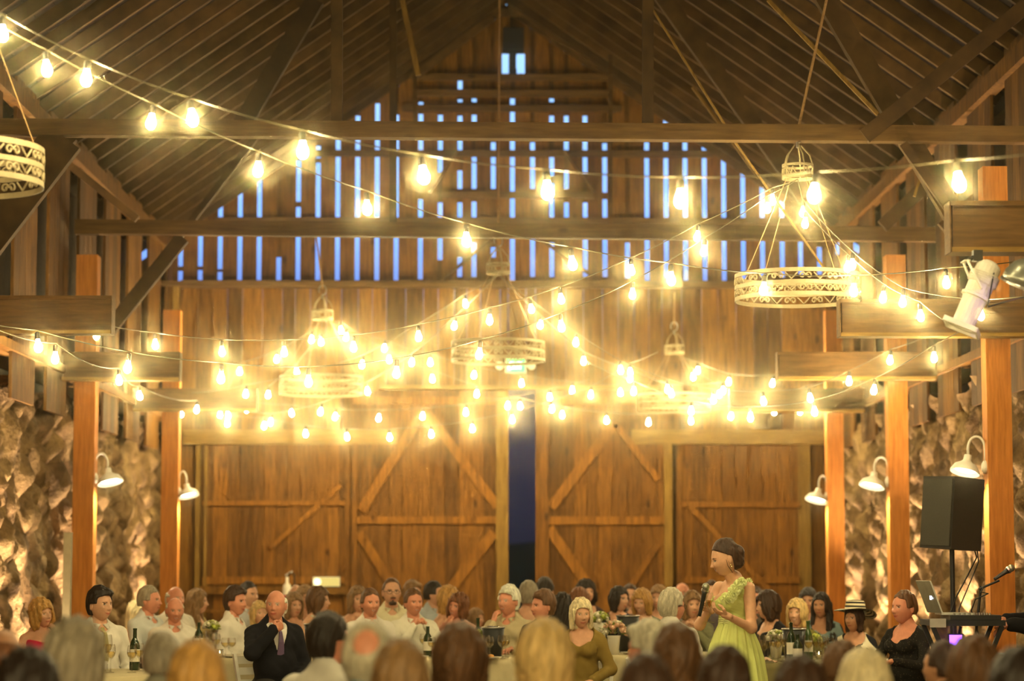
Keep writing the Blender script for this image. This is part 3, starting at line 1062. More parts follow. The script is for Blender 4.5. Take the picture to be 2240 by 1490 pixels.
# ------------------------------------------------------------------ smooth bodies from distance fields
def surfnet(f, xs, ys, zs):
    """Surface nets over a rectilinear grid: the zero surface of f as vertices and quads."""
    s = f < 0
    nx, ny, nz = f.shape
    c = [s[i:nx - 1 + i, j:ny - 1 + j, k:nz - 1 + k] for i in (0, 1) for j in (0, 1) for k in (0, 1)]
    cnt = sum(a.astype(np.int8) for a in c)
    act = (cnt > 0) & (cnt < 8)
    I, J, K = np.nonzero(act)
    idx = -np.ones(act.shape, int)
    idx[I, J, K] = np.arange(len(I))
    acc = np.zeros((len(I), 3))
    num = np.zeros(len(I))
    cor = [(i, j, k) for i in (0, 1) for j in (0, 1) for k in (0, 1)]
    for a in cor:
        for ax in range(3):
            if a[ax]: continue
            b = list(a)
            b[ax] = 1
            va = f[I + a[0], J + a[1], K + a[2]]
            vb = f[I + b[0], J + b[1], K + b[2]]
            cr_ = (va < 0) != (vb < 0)
            t = np.where(cr_, va / np.where(va == vb, 1, va - vb), 0)
            pa = np.stack([xs[I + a[0]], ys[J + a[1]], zs[K + a[2]]], 1)
            pb = np.stack([xs[I + b[0]], ys[J + b[1]], zs[K + b[2]]], 1)
            acc += np.where(cr_[:, None], pa + (pb - pa) * t[:, None], 0)
            num += cr_
    v = acc / np.maximum(num, 1)[:, None]
    quads = []
    for ax in range(3):
        sh = [slice(1, -1)] * 3
        lo = [slice(1, -1)] * 3
        lo[ax] = slice(0, -1)
        hi = [slice(1, -1)] * 3
        hi[ax] = slice(1, None)
        A, B = s[tuple(lo)], s[tuple(hi)]
        g = np.nonzero(A != B)
        flip = A[g]
        o = [g[0], g[1], g[2]]
        base = [o[i] + (0 if i == ax else 1) for i in range(3)]
        u, w = (ax + 1) % 3, (ax + 2) % 3

        def cell(du, dw):
            q = [base[0].copy(), base[1].copy(), base[2].copy()]
            q[u] = q[u] - du
            q[w] = q[w] - dw
            return idx[q[0], q[1], q[2]]
        Q = np.stack([cell(1, 1), cell(0, 1), cell(0, 0), cell(1, 0)], 1)
        Q[~flip] = Q[~flip][:, ::-1]
        quads.append(Q)
    Q = np.concatenate(quads)
    Q = Q[(Q >= 0).all(1)]
    return v, Q


def sdf_mesh(prims, vox, k=0.03, grow=0.0, cut=None, pad=None, noise=None, zfine=None):
    """prims: ('c', a, b, ra, rb) round cones, ('e', centre, radii) ellipsoids, optional 'k' per prim. cut(X,Y,Z,f)->f."""
    los, his = [], []
    for p in prims:
        if p[0] == 'c':
            a, b, ra, rb = np.array(p[1], float), np.array(p[2], float), p[3] + grow, p[4] + grow
            los.append(np.minimum(a - ra, b - rb))
            his.append(np.maximum(a + ra, b + rb))
        else:
            c, r = np.array(p[1], float), np.array(p[2], float) + grow
            if len(p) > 3 and p[3] is not None:
                r = np.full(3, r.max())
            los.append(c - r)
            his.append(c + r)
    lo, hi = np.min(los, 0) - 2.5 * vox, np.max(his, 0) + 2.5 * vox
    xs, ys, zs = (np.arange(lo[i], hi[i] + vox, vox) for i in range(3))
    f = np.full((len(xs), len(ys), len(zs)), 0.15, dtype=np.float32)
    for p, l, h in zip(prims, los, his):
        m_ = k + 2.5 * vox
        sl = []
        for ax, g in zip(range(3), (xs, ys, zs)):
            i0 = max(0, int((l[ax] - m_ - g[0]) / vox))
            i1 = min(len(g), int((h[ax] + m_ - g[0]) / vox) + 2)
            sl.append(slice(i0, i1))
        X, Y, Z = np.meshgrid(xs[sl[0]], ys[sl[1]], zs[sl[2]], indexing='ij', sparse=True)
        if p[0] == 'c':
            a, b, ra, rb = np.array(p[1], float), np.array(p[2], float), p[3] + grow, p[4] + grow
            d = b - a
            L2 = max(d @ d, 1e-9)
            t = np.clip(((X - a[0]) * d[0] + (Y - a[1]) * d[1] + (Z - a[2]) * d[2]) / L2, 0, 1)
            D = np.sqrt((X - a[0] - t * d[0]) ** 2 + (Y - a[1] - t * d[1]) ** 2 + (Z - a[2] - t * d[2]) ** 2) - (ra + (rb - ra) * t)
        else:
            c, r = np.array(p[1], float), np.array(p[2], float) + grow
            x, y, z = X - c[0], Y - c[1], Z - c[2]
            if len(p) > 3 and p[3] is not None:
                Mi = np.array(p[3])      # rotation columns = local axes
                x, y, z = (Mi[0][i] * x + Mi[1][i] * y + Mi[2][i] * z for i in range(3))
            k0 = np.sqrt((x / r[0]) ** 2 + (y / r[1]) ** 2 + (z / r[2]) ** 2)
            k1 = np.sqrt((x / r[0] ** 2) ** 2 + (y / r[1] ** 2) ** 2 + (z / r[2] ** 2) ** 2)
            D = k0 * (k0 - 1) / np.maximum(k1, 1e-6)
        F = f[tuple(sl)]
        h_ = np.clip(0.5 + 0.5 * (F - D) / k, 0, 1)
        f[tuple(sl)] = F * (1 - h_) + D * h_ - k * h_ * (1 - h_)
    if cut is not None or noise is not None:
        X, Y, Z = np.meshgrid(xs, ys, zs, indexing='ij', sparse=True)
        if noise is not None:
            f = f + noise(X, Y, Z)
        if cut is not None:
            f = cut(X, Y, Z, f)
    f[0], f[-1], f[:, 0], f[:, -1], f[:, :, 0], f[:, :, -1] = 1, 1, 1, 1, 1, 1
    return surfnet(f, xs, ys, zs)


# ------------------------------------------------------------------ head
HX, HY, HZ = 0.074, 0.094, 0.115


def head_mesh(female=False, smile=0.4, glasses=False, n1=56, n2=46):
    """Local head: face towards -Y, centre at the origin, chin at -HZ. Returns verts, faces, colours (0 skin,1 lip,2 brow,3 eyewhite,4 iris)."""
    V, C = [], []
    for i in range(n2 + 1):
        th = math.pi * i / n2
        for j in range(n1):
            u = 2 * math.pi * j / n1
            ph_ = u - 0.45 * math.sin(u)             # more vertices on the face (u = 0 is -Y)
            x = HX * math.sin(th) * math.sin(ph_)
            y = -HY * math.sin(th) * math.cos(ph_)
            z = HZ * math.cos(th)
            V.append((x, y, z))
    V = np.array(V)
    x, y, z = V[:, 0].copy(), V[:, 1].copy(), V[:, 2].copy()
    t = np.clip(-z / HZ, 0, 1)
    x *= 1 - (0.34 if female else 0.26) * t ** 1.5
    x *= 1 + 0.06 * np.clip(z / HZ, 0, 1)
    back = y > 0
    y = np.where(back, y * (1 - 0.55 * t ** 1.3), y * (1 + 0.10 * t))
    front = np.clip(-y / HY, 0, 1) ** 1.5
    g = lambda cx_, cz_, sx_, sz_: np.exp(-((x - cx_) / sx_) ** 2 - ((z - cz_) / sz_) ** 2) * (y < 0)
    yy = y.copy()
    yy -= 0.0035 * (g(-0.028, 0.03, .022, .009) + g(0.028, 0.03, .022, .009)) * (0.5 if female else 1.2)
    yy += 0.010 * (g(-0.030, 0.008, .014, .012) + g(0.030, 0.008, .014, .012))
    ridge = np.exp(-(x / 0.0095) ** 2) * (y < 0)
    prof = np.where(z > -0.026, np.clip((0.022 - z) / 0.048, 0, 1), np.clip(1 - (-0.026 - z) / 0.012, 0, 1))
    yy -= 0.023 * ridge * prof ** 1.2
    yy -= 0.009 * (g(-0.012, -0.026, .007, .008) + g(0.012, -0.026, .007, .008))
    yy -= 0.006 * (g(-0.036, -0.02, .02, .022) + g(0.036, -0.02, .02, .022)) * (0.6 + smile)
    zl = -0.057 + (0.003 + 0.009 * smile) * (x / 0.024) ** 2
    lip = np.exp(-(x / 0.024) ** 4)
    yy -= 0.0065 * lip * (np.exp(-((z - zl - 0.005) / 0.005) ** 2) + np.exp(-((z - zl + 0.006) / 0.006) ** 2)) * (y < 0)
    yy += 0.005 * lip * np.exp(-((z - zl) / 0.0028) ** 2) * (y < 0)
    yy -= 0.008 * g(0, -0.092, .02, .016)
    col_ = np.zeros(len(V), int)
    isf = y < -0.02
    col_[isf & (abs(x) < 0.024) & (abs(z - zl) < 0.0095 * (1 - (x / 0.03) ** 2))] = 1
    if smile > 0.6:
        col_[isf & (abs(x) < 0.017) & (abs(z - zl) < 0.0035)] = 3
    for sx_ in (-1, 1):
        col_[isf & (abs(x - sx_ * 0.030) < 0.018) & (abs(z - 0.027 + 0.25 * abs(abs(x) - 0.028)) < 0.0035)] = 2
        e_ = ((x - sx_ * 0.030) / 0.0125) ** 2 + ((z - 0.008) / 0.0065) ** 2
        col_[isf & (e_ < 1)] = 3
        col_[isf & (e_ < 1.7) & (e_ > 0.9) & (z > 0.009)] = 2
        col_[isf & (((x - sx_ * 0.030) ** 2 + (z - 0.008) ** 2) < 0.006 ** 2)] = 4
    v = np.stack([x, yy, z], 1)
    f = []
    for i in range(n2):
        for j in range(n1):
            j2 = (j + 1) % n1
            f.append((i * n1 + j, (i + 1) * n1 + j, (i + 1) * n1 + j2, i * n1 + j2))
    # ears
    for sx_ in (-1, 1):
        b0 = len(v)
        ev = []
        for i in range(7):
            th = math.pi * i / 6
            for j in range(10):
                a = 2 * math.pi * j / 10
                ev.append((sx_ * (0.073 + 0.007 * math.sin(th) * math.cos(a) + 0.006 * math.sin(th) * (math.sin(a) > 0)), 0.012 + 0.017 * math.sin(th) * math.sin(a), -0.004 + 0.031 * math.cos(th)))
        v = np.vstack([v, ev])
        col_ = np.concatenate([col_, np.zeros(len(ev), int)])
        for i in range(6):
            for j in range(10):
                j2 = (j + 1) % 10
                q = (b0 + i * 10 + j, b0 + (i + 1) * 10 + j, b0 + (i + 1) * 10 + j2, b0 + i * 10 + j2)
                f.append(q)
    return v, f, col_


def hand_mesh(kind='relax', vox=0.0042):
    """Right hand, wrist at the origin, fingers along -Z, palm facing -Y; thumb on the -X side... returns verts, quads."""
    pr = [('e', (0, 0, -0.045), (0.038, 0.014, 0.046)), ('c', (0, 0, 0.02), (0, 0, -0.02), 0.026, 0.027)]
    spec = {'relax': (0.35, 0.55, 0.4), 'open': (0.05, 0.12, 0.1), 'grip': (1.25, 1.35, 0.7), 'fist': (1.4, 1.5, 0.9)}[kind]
    for i, (x0, L) in enumerate(((-0.027, 0.068), (-0.009, 0.076), (0.009, 0.071), (0.026, 0.056))):
        p = np.array([x0, 0.0, -0.082 + 0.006 * abs(i - 1)])
        ang = 0.0
        sp = (i - 1.5) * 0.06
        r = 0.0088
        for s_, fr in zip(spec, (0.44, 0.31, 0.25)):
            ang += s_ * (1 + 0.08 * i)
            d = np.array([math.sin(sp) * math.cos(ang), -math.sin(ang), -math.cos(ang) * math.cos(sp)])
            q = p + d * L * fr
            pr.append(('c', p, q, r, r - 0.0009))
            p, r = q, r - 0.0009
    tb = np.array([-0.026, -0.004, -0.022])
    m1 = tb + np.array([-0.024, -0.012, -0.022])
    cl = {'relax': .5, 'open': 0.1, 'grip': 1.0, 'fist': 1.1}[kind]
    m2 = m1 + np.array([-0.012 + 0.022 * cl, -0.006 - 0.016 * cl, -0.026 + 0.006 * cl])
    m3 = m2 + np.array([0.000 + 0.018 * cl, -0.002 - 0.008 * cl, -0.020 + 0.004 * cl])
    pr += [('c', tb, m1, 0.014, 0.0115), ('c', m1, m2, 0.0108, 0.0098), ('c', m2, m3, 0.0098, 0.0085)]
    return sdf_mesh(pr, vox, k=0.006)


HANDS = {}


def hand(kind, side, fine=False):
    key = (kind, fine)
    if key not in HANDS:
        HANDS[key] = hand_mesh(kind, 0.0033 if fine else 0.0062)
    v, q = HANDS[key]
    if side > 0:
        return v.copy(), [tuple(f) for f in q]
    w_ = v.copy()
    w_[:, 0] *= -1
    return w_, [tuple(f[::-1]) for f in q]


def orient(v, origin, direction, palm):
    """Aim a hand: -Z along direction, -Y (palm) towards palm."""
    d = Vector(direction).normalized()
    z = -d
    y = -Vector(palm)
    y = (y - z * y.dot(z)).normalized()
    x = y.cross(z)
    M = np.array([list(x), list(y), list(z)]).T
    return v @ M.T + np.array(origin)


# ------------------------------------------------------------------ materials for people
SKINS = {}


def skin_mat(tone, hairc=(0.03, 0.015, 0.008)):
    key = (tone, hairc)
    if key in SKINS: return SKINS[key]
    m, nt, out = mat_new('skin')
    b = pbsdf(nt, out, tone, 0.5, spec=0.35)
    at = nt.nodes.new('ShaderNodeAttribute')
    at.attribute_name = 'feature'
    r, n, mp = noise_col(nt, tuple(c * 0.9 for c in tone), tuple(min(1, c * 1.08) for c in tone), 25)
    mx = nt.nodes.new('ShaderNodeMix')
    mx.data_type = 'RGBA'
    nt.links.new(at.outputs['Alpha'], mx.inputs[0])
    nt.links.new(r.outputs[0], mx.inputs['A'])
    nt.links.new(at.outputs['Color'], mx.inputs['B'])
    nt.links.new(mx.outputs['Result'], b.inputs['Base Color'])
    m['tone'] = tone
    m['hairc'] = hairc
    SKINS[key] = m
    return m


def cloth_mat(name, color, rough=0.9, pattern=None, c2=None, scale=1.0):
    key = ('cl', name, color, pattern, c2)
    if key in _mc: return _mc[key]
    m, nt, out = mat_new(name)
    b = pbsdf(nt, out, color, rough, spec=0.15)
    r, n, mp = noise_col(nt, tuple(c * 0.86 for c in color), tuple(min(1, c * 1.06) for c in color), 6, (1, 1, 1), 3)
    last = r.outputs[0]
    if pattern:
        tc = nt.nodes.new('ShaderNodeTexCoord')
        mp2 = nt.nodes.new('ShaderNodeMapping')
        nt.links.new(tc.outputs['Object'], mp2.inputs[0])
        if pattern == 'stripe':
            mp2.inputs['Rotation'].default_value = (0, R(35), R(20))
            t_ = nt.nodes.new('ShaderNodeTexWave')
            t_.inputs['Scale'].default_value = 4.0 * scale
            t_.inputs['Distortion'].default_value = 2.5
            t_.inputs['Detail'].default_value = 0
            t_.inputs['Detail Scale'].default_value = 0.7
        elif pattern == 'dots':
            t_ = nt.nodes.new('ShaderNodeTexVoronoi')
            t_.inputs['Scale'].default_value = 55 * scale
        else:
            t_ = nt.nodes.new('ShaderNodeTexNoise')
            t_.inputs['Scale'].default_value = 9 * scale
            t_.inputs['Detail'].default_value = 2
        nt.links.new(mp2.outputs[0], t_.inputs['Vector'])
        rr_ = nt.nodes.new('ShaderNodeValToRGB')
        rr_.color_ramp.interpolation = 'CONSTANT'
        rr_.color_ramp.elements[1].position = {'stripe': 0.52, 'dots': 0.22, 'floral': 0.52}[pattern]
        nt.links.new(t_.outputs[0], rr_.inputs[0])
        mx = nt.nodes.new('ShaderNodeMix')
        mx.data_type = 'RGBA'
        nt.links.new(rr_.outputs[0], mx.inputs[0])
        if pattern == 'dots':
            mx.inputs['A'].default_value = (*c2, 1)
            nt.links.new(last, mx.inputs['B'])
        else:
            mx.inputs['B'].default_value = (*c2, 1)
            nt.links.new(last, mx.inputs['A'])
        last = mx.outputs['Result']
    nt.links.new(last, b.inputs['Base Color'])
    _mc[key] = m
    return m


def hair_mat(color):
    key = ('hair', color)
    if key in _mc: return _mc[key]
    m, nt, out = mat_new('hair')
    b = pbsdf(nt, out, color, 0.5, spec=0.35)
    r, n, mp = noise_col(nt, tuple(c * 0.55 for c in color), tuple(min(1, c * 1.35) for c in color), 9, (6, 6, 1.2), 5)
    nt.links.new(r.outputs[0], b.inputs['Base Color'])
    bn = nt.nodes.new('ShaderNodeBump')
    bn.inputs['Strength'].default_value = 0.7
    bn.inputs['Distance'].default_value = 0.012
    nt.links.new(n.outputs[0], bn.inputs['Height'])
    nt.links.new(bn.outputs[0], b.inputs['Normal'])
    _mc[key] = m
    return m


FAIR = (0.66, 0.36, 0.22)
RUDDY = (0.66, 0.28, 0.17)
TAN = (0.5, 0.25, 0.13)
H_BLACK = (0.018, 0.010, 0.006)
H_DARK = (0.045, 0.02, 0.009)
H_BROWN = (0.12, 0.055, 0.02)
H_AUB = (0.2, 0.075, 0.025)
H_LBROWN = (0.25, 0.14, 0.055)
H_GOLD = (0.5, 0.27, 0.07)
H_BLOND = (0.62, 0.42, 0.16)
H_PALE = (0.75, 0.62, 0.36)
H_GREY = (0.3, 0.25, 0.17)
H_LGREY = (0.5, 0.45, 0.32)
H_WHITE = (0.78, 0.74, 0.6)


def mesh_obj(name, v, f, mat, parent=None, feature=None, smooth=True):
    me = bpy.data.meshes.new(name)
    me.from_pydata(np.asarray(v).tolist(), [], [tuple(int(i) for i in q) for q in f])
    if feature is not None:
        t_, h_ = list(mat['tone']), list(mat['hairc'])
        pal = np.array([(*t_, 0), (t_[0] * .72, t_[1] * .36, t_[2] * .38, 1), (*h_, 0.9), (0.6, 0.55, 0.48, 0.85), (0.03, 0.018, 0.01, 1)])
        a = me.attributes.new('feature', 'FLOAT_COLOR', 'POINT')
        a.data.foreach_set('color', pal[np.asarray(feature, dtype=int)].ravel())
    me.materials.append(mat)
    if smooth:
        me.polygons.foreach_set('use_smooth', [True] * len(me.polygons))
    me.update()
    o = bpy.data.objects.new(name, me)
    link(o, parent)
    return o


def hair_sdf(style, seed=0):
    """Head-local hair solid as (verts, quads) or None."""
    hn = 0.004
    s_ = seed * 1.7
    def noise(X, Y, Z):
        return hn * np.sin(X * 95 + s_ + 18 * Z) * np.sin(Y * 80 + s_ * 2) + 0.6 * hn * np.sin(X * 170 + Y * 150 + Z * 60 + s_)
    th = 0.014
    cap_ = [('e', (0, 0.016, 0.012), (HX + 0.011, HY + 0.009, HZ + 0.013))]
    k = 0.02
    # face window: an ellipsoid taken out of the front
    def face(X, Y, Z, f, top=0.062, w=0.066, low=-0.2, yb=-0.03):
        # front box region below the hairline
        d = np.maximum(np.maximum(np.abs(X) - w * (1 - 0.25 * np.clip((Z - 0.02) / 0.06, 0, 1)), Z - top + 0.25 * X * X / w * 1.5), Y - yb)
        return np.maximum(f, -d)
    if style == 'short':
        def cut(X, Y, Z, f):
            f = face(X, Y, Z, f, 0.078, 0.085, yb=-0.035)
            d = 0.0 - 0.045 - Z + 0 * X                      # cut below the nape
            f = np.maximum(f, d)
            ear = np.maximum(np.maximum(-0.02 - Y - 0.012, Y - 0.035), Z - 0.022) + 0 * X     # around the ears
            return np.maximum(f, -ear - 0 * f) if False else np.where((Z < 0.004) & (Y < 0.022), np.maximum(f, 0.01), f)
        pr = cap_
    elif style == 'full':                 # thicker short hair, parted
        pr = [('e', (0, 0.014, 0.020), (HX + 0.017, HY + 0.014, HZ + 0.019)), ('e', (0.02, -0.058, 0.092), (0.048, 0.034, 0.026))]
        def cut(X, Y, Z, f):
            f = face(X, Y, Z, f, 0.075, 0.09, yb=-0.04)
            f = np.maximum(f, -0.07 - Z)
            return np.where((Z < 0.012) & (Y < 0.02), np.maximum(f, 0.01), f)
    elif style == 'fringe':               # bald on top
        pr = [('e', (0, 0.012, 0.0), (HX + 0.012, HY + 0.010, HZ))]
        def cut(X, Y, Z, f):
            f = np.maximum(f, Z - 0.045 - 0.25 * np.clip(Y, 0, 0.1) + 0 * X)
            f = np.maximum(f, -0.06 - Z)
            f = np.where((Y < -0.02) & (Z > -9), np.maximum(f, 0.01), f)
            return np.where((Z < 0.02) & (Y < 0.03), np.maximum(f, 0.01), f)
        hn = 0.002
    elif style == 'thin':                 # thin hair, high forehead
        pr = [('e', (0, 0.010, 0.006), (HX + 0.009, HY + 0.008, HZ + 0.007))]
        def cut(X, Y, Z, f):
            f = face(X, Y, Z, f, 0.09, 0.07, yb=-0.02)
            f = np.maximum(f, -0.055 - Z)
            return np.where((Z < 0.02) & (Y < 0.03), np.maximum(f, 0.01), f)
        hn = 0.002
    elif style == 'spot':                 # thick hair round a bald spot at the back of the crown
        pr = [('e', (0, 0.008, 0.006), (HX + 0.022, HY + 0.02, HZ + 0.014))]
        def cut(X, Y, Z, f):
            f = face(X, Y, Z, f, 0.07, 0.08, yb=-0.03)
            f = np.maximum(f, -0.09 - Z)
            d = np.sqrt((X - 0.012) ** 2 + (Y - 0.092) ** 2 + (Z - 0.068) ** 2) - 0.056
            return np.maximum(f, -d)
    elif style in ('bob', 'bobfull'):
        o = 0.012 if style == 'bobfull' else 0.0
        pr = [('e', (0, 0.006, 0.014), (HX + 0.024 + o, HY + 0.022 + o, HZ + 0.02 + o)),
              ('c', (-0.068, 0.0, 0.0), (-0.070, 0.0, -0.10), 0.034 + o, 0.03 + o), ('c', (0.068, 0.0, 0.0), (0.070, 0.0, -0.10), 0.034 + o, 0.03 + o),
              ('c', (0, 0.06, 0.0), (0, 0.055, -0.10), 0.055 + o, 0.05 + o)]
        def cut(X, Y, Z, f):
            return face(X, Y, Z, f, 0.066, 0.062, yb=-0.012)
        hn = 0.006
    elif style == 'long':
        pr = [('e', (0, 0.006, 0.012), (HX + 0.02, HY + 0.018, HZ + 0.016)),
              ('c', (-0.066, 0.01, 0.0), (-0.088, -0.03, -0.23), 0.032, 0.03), ('c', (0.066, 0.01, 0.0), (0.088, -0.03, -0.23), 0.032, 0.03),
              ('c', (0, 0.06, 0.0), (0, 0.085, -0.24), 0.055, 0.05), ('c', (-0.05, 0.05, 0.0), (-0.07, 0.06, -0.24), 0.045, 0.04), ('c', (0.05, 0.05, 0.0), (0.07, 0.06, -0.24), 0.045, 0.04)]
        def cut(X, Y, Z, f):
            f = face(X, Y, Z, f, 0.068, 0.058, yb=-0.012)
            neck = np.maximum(np.maximum(np.abs(X) - 0.055, Y - 0.035), Z + 0.03)
            return np.maximum(f, -neck)
        hn = 0.007
    elif style == 'curly':
        pr = [('e', (0, 0.01, 0.02), (HX + 0.036, HY + 0.03, HZ + 0.026)), ('e', (-0.08, 0.01, -0.05), (0.045, 0.06, 0.085)), ('e', (0.08, 0.01, -0.05), (0.045, 0.06, 0.085)),
              ('e', (0, 0.075, -0.06), (0.08, 0.05, 0.09))]
        def cut(X, Y, Z, f):
            return face(X, Y, Z, f, 0.06, 0.056, yb=-0.012)
        hn = 0.010
    elif style == 'updo':
        pr = [('e', (0, 0.006, 0.010), (HX + 0.014, HY + 0.014, HZ + 0.012)), ('e', (0, 0.095, -0.005), (0.052, 0.045, 0.055)), ('e', (0.01, 0.03, 0.105), (0.05, 0.05, 0.028)),
              ('c', (0.03, 0.1, 0.02), (-0.02, 0.12, -0.045), 0.028, 0.022)]
        def cut(X, Y, Z, f):
            f = face(X, Y, Z, f, 0.07, 0.085, yb=-0.02)
            f = np.maximum(f, -0.07 - Z)
            return np.where((Z < 0.025) & (Y < 0.035), np.maximum(f, 0.01), f)
        hn = 0.004
    else:
        return None
    return sdf_mesh(pr, 0.0075, k=k, cut=cut, noise=noise)


HAIRC = {}


def place(v, M, c):
    return np.asarray(v) @ np.array(M).T + np.array(c)


def skeleton(pose, female, w=1.0):
    """Seated joints; forward is -Y, the person's right hand is at -X."""
    sw = (0.152 if female else 0.178) * w
    J = dict(pel=(0, .04, .56), hipL=(.09, .0, .54), hipR=(-.09, .0, .54), kneeL=(.13, -.44, .53), kneeR=(-.13, -.44, .53), ankL=(.13, -.42, .09), ankR=(-.13, -.42, .09),
             shL=(sw, .03, .985), shR=(-sw, .03, .985), elL=(.255, -.08, .76), elR=(-.255, -.08, .76), wrL=(.15, -.32, .80), wrR=(-.15, -.32, .80))
    palm = {'L': (0, 0, -1), 'R': (0, 0, -1)}
    hk = {'L': 'relax', 'R': 'relax'}
    hd = {'L': (-0.3, -1, 0), 'R': (0.3, -1, 0)}
    if pose == 'lap':
        J.update(wrL=(.12, -.24, .65), wrR=(-.12, -.24, .65), elL=(.25, .02, .74), elR=(-.25, .02, .74))
    elif pose == 'chin':
        J.update(elR=(-.17, -.30, .80), wrR=(-.085, -.17, 1.02))
        hd['R'], palm['R'], hk['R'] = (0.15, 0.25, 1), (0.6, 0.8, 0), 'relax'
    elif pose == 'chinL':
        J.update(elL=(.17, -.30, .80), wrL=(.085, -.17, 1.02))
        hd['L'], palm['L'], hk['L'] = (-0.15, 0.25, 1), (-0.6, 0.8, 0), 'relax'
    elif pose == 'clasp':
        J.update(elL=(.21, -.30, .79), elR=(-.21, -.30, .79), wrL=(.06, -.28, 1.0), wrR=(-.06, -.28, 1.0))
        hd['L'], hd['R'] = (-0.55, -0.1, 1), (0.55, -0.1, 1)
        palm['L'], palm['R'] = (-1, 0, -.4), (1, 0, -.4)
        hk = {'L': 'grip', 'R': 'grip'}
    elif pose == 'clap':
        J.update(elL=(.24, -.10, .78), elR=(-.24, -.10, .78), wrL=(.07, -.28, .96), wrR=(-.07, -.28, .96))
        hd['L'], hd['R'] = (-0.3, -.4, 1), (0.3, -.4, 1)
        palm['L'], palm['R'] = (-1, 0, 0), (1, 0, 0)
        hk = {'L': 'open', 'R': 'open'}
    elif pose == 'drink':
        J.update(elR=(-.27, -.22, .84), wrR=(-.10, -.24, 1.02), wrL=(.10, -.26, .63), elL=(.25, .0, .72))
        hd['R'], palm['R'], hk['R'] = (0.8, -0.1, 0.5), (0, 1, 0.1), 'grip'
    return J, palm, hk, hd


def torso(J, female, belly=0.0, chest=1.0):
    sl, sr = J['shL'], J['shR']
    if female:
        pr = [('e', (0, .03, .57), (.17, .13, .10)), ('e', (0, .02, .74), (.125 + belly, .10 + belly, .16)), ('e', (0, .02, .92), (.145 * chest, .10 * chest, .14)),
              ('e', (-.065, -.075, .91), (.055, .05, .055)), ('e', (.065, -.075, .91), (.055, .05, .055))]
    else:
        pr = [('e', (0, .03, .57), (.165, .13, .10)), ('e', (0, .0 - belly * .3, .74), (.145 + belly, .115 + belly, .16)), ('e', (0, .015, .92), (.175 * chest, .115 * chest, .15))]
    pr += [('c', (sr[0] * .82, sr[1], sr[2] + .005), (sl[0] * .82, sl[1], sl[2] + .005), .046, .046), ('c', (-.09, .035, 1.02), (0, .035, 1.09), .04, .045), ('c', (.09, .035, 1.02), (0, .035, 1.09), .04, .045), ('c', (0, .03, 1.02), (0, .01, 1.13), .05 if female else .06, .045 if female else .054)]
    return pr


def arms(J, female, sleeve=1.0, r=1.0):
    a = (.036 if female else .045) * r
    out_ = []
    for s_ in 'LR':
        out_.append(('c', J['sh' + s_], J['el' + s_], a * 1.08, a * 0.86))
        if sleeve >= 1.0:
            out_.append(('c', J['el' + s_], J['wr' + s_], a * 0.84, a * 0.56))
    return out_


PEOPLE = []
HAND_SIZE = 0.98


